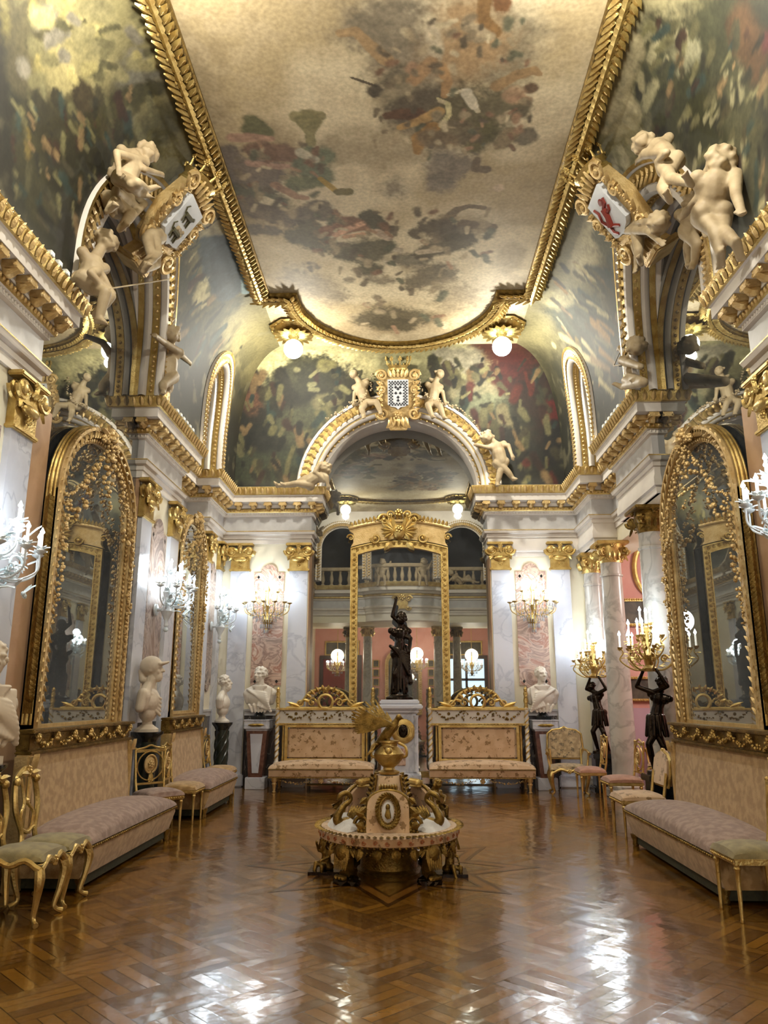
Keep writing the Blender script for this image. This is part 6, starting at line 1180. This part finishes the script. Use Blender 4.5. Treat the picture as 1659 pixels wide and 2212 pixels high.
q = MB(); rows = cut([[(x, 3.05, z) for x in np.arange(-3.2, 3.21, .05)] for z in np.arange(5.40, 7.92, .05)], lambda x, y, z: any(abs(x-c) < a and (z < 6.6 or ((x-c)/a)**2+((z-6.6)/h)**2 < 1) for c, a, h in ((0, 1.1, 1.1), (-2.08, .76, .76), (2.08, .76, .76)))); struct('wall_gallery', rows, STUC)
for k, (c, a, h) in enumerate(((0, 1.05, 1.03), (-2.08, .72, .70), (2.08, .72, .70))): arch('trim_%d' % (31+k), T(c, 3.02, 5.43) @ R(PI), a, h+1.17, 1.17, aprof(.20, .25), 'gilded gallery arch at the near end', run=0)
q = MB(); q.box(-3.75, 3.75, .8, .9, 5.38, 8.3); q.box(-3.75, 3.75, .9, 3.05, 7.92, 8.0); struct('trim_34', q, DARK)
struct('floor_gallery', MB().box(-3.75, 3.75, .8, 1.9, 5.36, 5.41), STUC)
t = thing('balustrade', 'stone balustrade of the bowed gallery reflected in the back mirror', 'balustrade', (0, 1.75, 5.43)); D = densify([(x, y-1.75+.10) for x, y in NW], .30, False)
for p in D:
    q = MB(); q.lathe([(.07, 0), (.07, .05), (.04, .08), (.075, .22), (.06, .32), (.032, .46), (.05, .5), (.06, .54)], (p.x, p.y, 0), 14); obj('baluster', q, STONE, t)
q = MB(); q.sweep([(x, y-1.75+.10) for x, y in NW], [(-.09, .54), (.09, .54), (.11, .60), (.09, .66), (-.09, .66), (-.09, .54)]); obj('handrail', q, STONE, t)
for x, f, lb in ((-.72, (-.2, 1, 0), 'left'), (.72, (.2, 1, 0), 'right')):
    w3 = lambda a, b, c: Vector((x+a*1.3, 2.40+b*1.3-.15*abs(x), 5.50+c*1.3))
    figure('cherub_statue', 'plaster cherub perched on the gallery edge, mirrored %s of centre' % lb, 'statue', dict(P=w3(0, 0, .1), C=w3(.02, .02, .36), H=w3(.03, .05, .5), LE=w3(.16, .06, .3), LH=w3(.22, .08, .45), RE=w3(-.14, .06, .24), RH=w3(-.1, .16, .14), LK=w3(.08, .2, .08), LF=w3(.1, .2, -.14), RK=w3(-.08, .2, .06), RF=w3(-.1, .22, -.16)), 1.3, f=f, vox=.018)
figure('cherub_statue', 'plaster cherub reclining by the gallery rail, seen in the mirror', 'statue', {k: Vector(v) for k, v in dict(P=(2.1, 2.05, 5.56), C=(1.85, 2.06, 5.72), H=(1.74, 2.12, 5.86), LE=(1.72, 2.14, 5.6), LH=(1.6, 2.2, 5.5), RE=(1.98, 2.2, 5.7), RH=(2.1, 2.2, 5.6), LK=(2.4, 2.12, 5.58), LF=(2.68, 2.1, 5.5), RK=(2.36, 2.1, 5.74), RF=(2.5, 2.08, 5.5)).items()}, 1.2, f=(0, 1, .1), vox=.018)
column(-1.33, -.35, .19, 'marble column left of the entrance, seen in the back mirror'); column(1.33, -.35, .19, 'marble column right of the entrance, seen in the back mirror')
column(-2.05, -.35, .17, 'outer marble column of the entrance on the left, in the mirror', gm=GOLDD); column(2.05, -.35, .17, 'outer marble column of the entrance on the right, in the mirror', gm=GOLDD)
wall('wall_hall', [(-4.3, 4.3, -4.2, -3.8, 0, 4.6), (-4.3, -4.25, -4.2, 1.35, 0, 4.6), (4.25, 4.3, -4.2, 1.35, 0, 4.6)], PINKW); struct('ceiling_hall', MB().box(-4.3, 4.3, -4.2, -.65, 4.5, 4.7), STUC)
t = framed_mirror(T(0, -3.76, 0) @ R(PI), .62, .9, 2.9, .5, .14, 'round topped gilt mirror in the hall, reflected behind the statue', garl=0)
def picture(M, w_, h_, label, fr_=GOLD, seed=0, cat='picture'):
    t = thing('framed_picture', label, cat, M.to_translation(), M.to_euler().z, 'small pictures of the hall' if w_ < .4 else None); f_ = max(.03, .1*min(w_, h_)); a, b = w_/2, h_/2
    q = MB(); q.frame([(-a, -b), (a, -b), (a, b), (-a, b)], [(-a+f_, -b+f_), (a-f_, -b+f_), (a-f_, b-f_), (-a+f_, b-f_)], -.05, 0); 
    for k in range(int((w_+h_)/.08)):
        u = k/int((w_+h_)/.08)
        for p in (((-a+w_*u), -b+f_*.4), ((-a+w_*u), b-f_*.4), (-a+f_*.4, -b+h_*u), (a-f_*.4, -b+h_*u)): q.ball((p[0], -.05, p[1]), f_*.45, 1)
    obj('frame', q, fr_, t); q = MB(); q.box(-a+f_*.8, a-f_*.8, -.015, 0, -b+f_*.8, b-f_*.8); obj('canvas', q, mat('canvas_%d' % seed, '2f2c24', '5a5140', rough=.5, scale=3+seed % 3, dist=1), t); return t
k = 0
for s in (-1, 1):
    for j in range(6): k += 1; picture(T(s*1.15, -3.79, 1.0+.38*j) @ R(PI), .26, .30, 'one of the small framed pictures beside the hall mirror', seed=1)
    picture(T(s*2.6, -3.79, 3.55) @ R(PI), 1.5, .62, 'dark wide painting high over the hall %s' % ('window' if s > 0 else 'doorway'), seed=10+s)
wd = struct('window_1', MB().box(1.9, 3.4, -3.83, -3.78, .2, 3.1), CURT); q = MB(); q.frame([(1.75, .05), (3.55, .05), (3.55, 3.25), (1.75, 3.25)], [(1.9, .2), (3.4, .2), (3.4, 3.1), (1.9, 3.1)], -3.84, -3.70); q.box(2.6, 2.7, -3.8, -3.72, .2, 3.1); q.box(1.9, 3.4, -3.8, -3.72, 2.2, 2.3); obj('window_frame', q, WOODD, wd)
dr = struct('door_1', MB().box(-3.4, -1.9, -3.83, -3.78, 0, 3.1), REDW); q = MB(); q.frame([(-3.55, 0), (-1.75, 0), (-1.75, 3.25), (-3.55, 3.25)], [(-3.4, 0), (-1.9, 0), (-1.9, 3.1), (-3.4, 3.1)], -3.84, -3.70); obj('door_frame', q, WOODD, dr)
def chandelier(loc, label, watts):
    t = thing('chandelier', label, 'chandelier', loc, 0, None); q = MB(); q.lathe([(.02, -.4), (.07, -.3), (.03, -.2), (.08, 0), (.04, .15), (.03, .5), (.015, .55)], n=16); q.tube([(0, 0, .5), (0, 0, 4.5-loc[2])], .012, 6); obj('stem', q, GOLD, t)
    for n, r, z in ((12, .42, 0), (6, .2, .22)):
        for i in range(n):
            d = fr_ang(360*i/n); e = d*r+Vector((0, 0, z)); q = MB(); q.tube(bez([(0, 0, z-.2), d*r*.5+Vector((0, 0, z-.22)), d*r*.95+Vector((0, 0, z-.12)), e], 5), .009, 6); q.lathe([(.01, -.02), (.035, 0), (.01, .01)], e, 10); a = obj('arm', q, GOLD, t); candle(q, a, tuple(e), .12, .06)
    q = MB()
    for r, z, n, ln in ((.41, -.02, 24, .09), (.3, -.14, 20, .09), (.2, -.24, 14, .1), (.1, -.34, 8, .1), (.36, -.08, 22, .08)): drops(q, (0, 0, 0), r, n, ln, 0, 2*PI, z)
    o = obj('crystal_drops', q, CRYS, t); o['kind'] = 'stuff'; point('chandelier_light', (loc[0], loc[1], loc[2]+.38), watts, (1, .86, .66), .25)
chandelier((-2.6, -1.5, 2.75), 'crystal chandelier of the hall, reflected left of the gilt mirror', K_HALL); chandelier((2.7, -1.5, 2.75), 'crystal chandelier of the hall, reflected right of the gilt mirror', K_HALL)
chandelier((.55, -2.4, 2.85), 'crystal chandelier deep in the hall, reflected behind the statue', K_HALL*.6)
# ------------------------------------------------------------------ the pink room through the columns
P = atY(1361, 1323, YB-.03); picture(T(P.x, YB-.01, P.z), .62, .52, 'gilt framed dark portrait hanging higher in the pink room', seed=21)
P = atY(1375, 1488, YB-.03); picture(T(P.x, YB-.01, P.z), .62, .44, 'gilt framed small scene hanging lower in the pink room', seed=22)
P = atY(1366, 1230, YB-.03); q = MB(); q.tube([(P.x+.34+.3*math.cos(a), YB-.03, P.z+.5*math.sin(a)) for a in np.linspace(0, 2*PI, 40, endpoint=False)], .05, 8, closed=True); t = obj('oval_frame', q, GOLD); tag(t, 'gilt oval frame high on the pink wall behind the thick column', 'picture')
t = thing('rope_barrier', 'red rope barrier across the opening to the pink room', 'barrier', (4.15, 12.1, 0)); 
for y in (-.9, .75): q = MB(); q.lathe([(.14, 0), (.14, .02), (.02, .04), (.018, .92), (.035, .95), (.01, 1.0)], (0, y, 0), 16); obj('post', q, GOLD, t)
q = MB(); q.tube(bez([(0, -.9, .9), (0, -.4, .66), (0, 0, .58), (0, .4, .68), (0, .75, .9)], 6), .02, 8); obj('rope', q, ROPE, t)
point('pink_room_light', (6.0, 12.2, 3.6), 90, (1, .9, .85), .3)
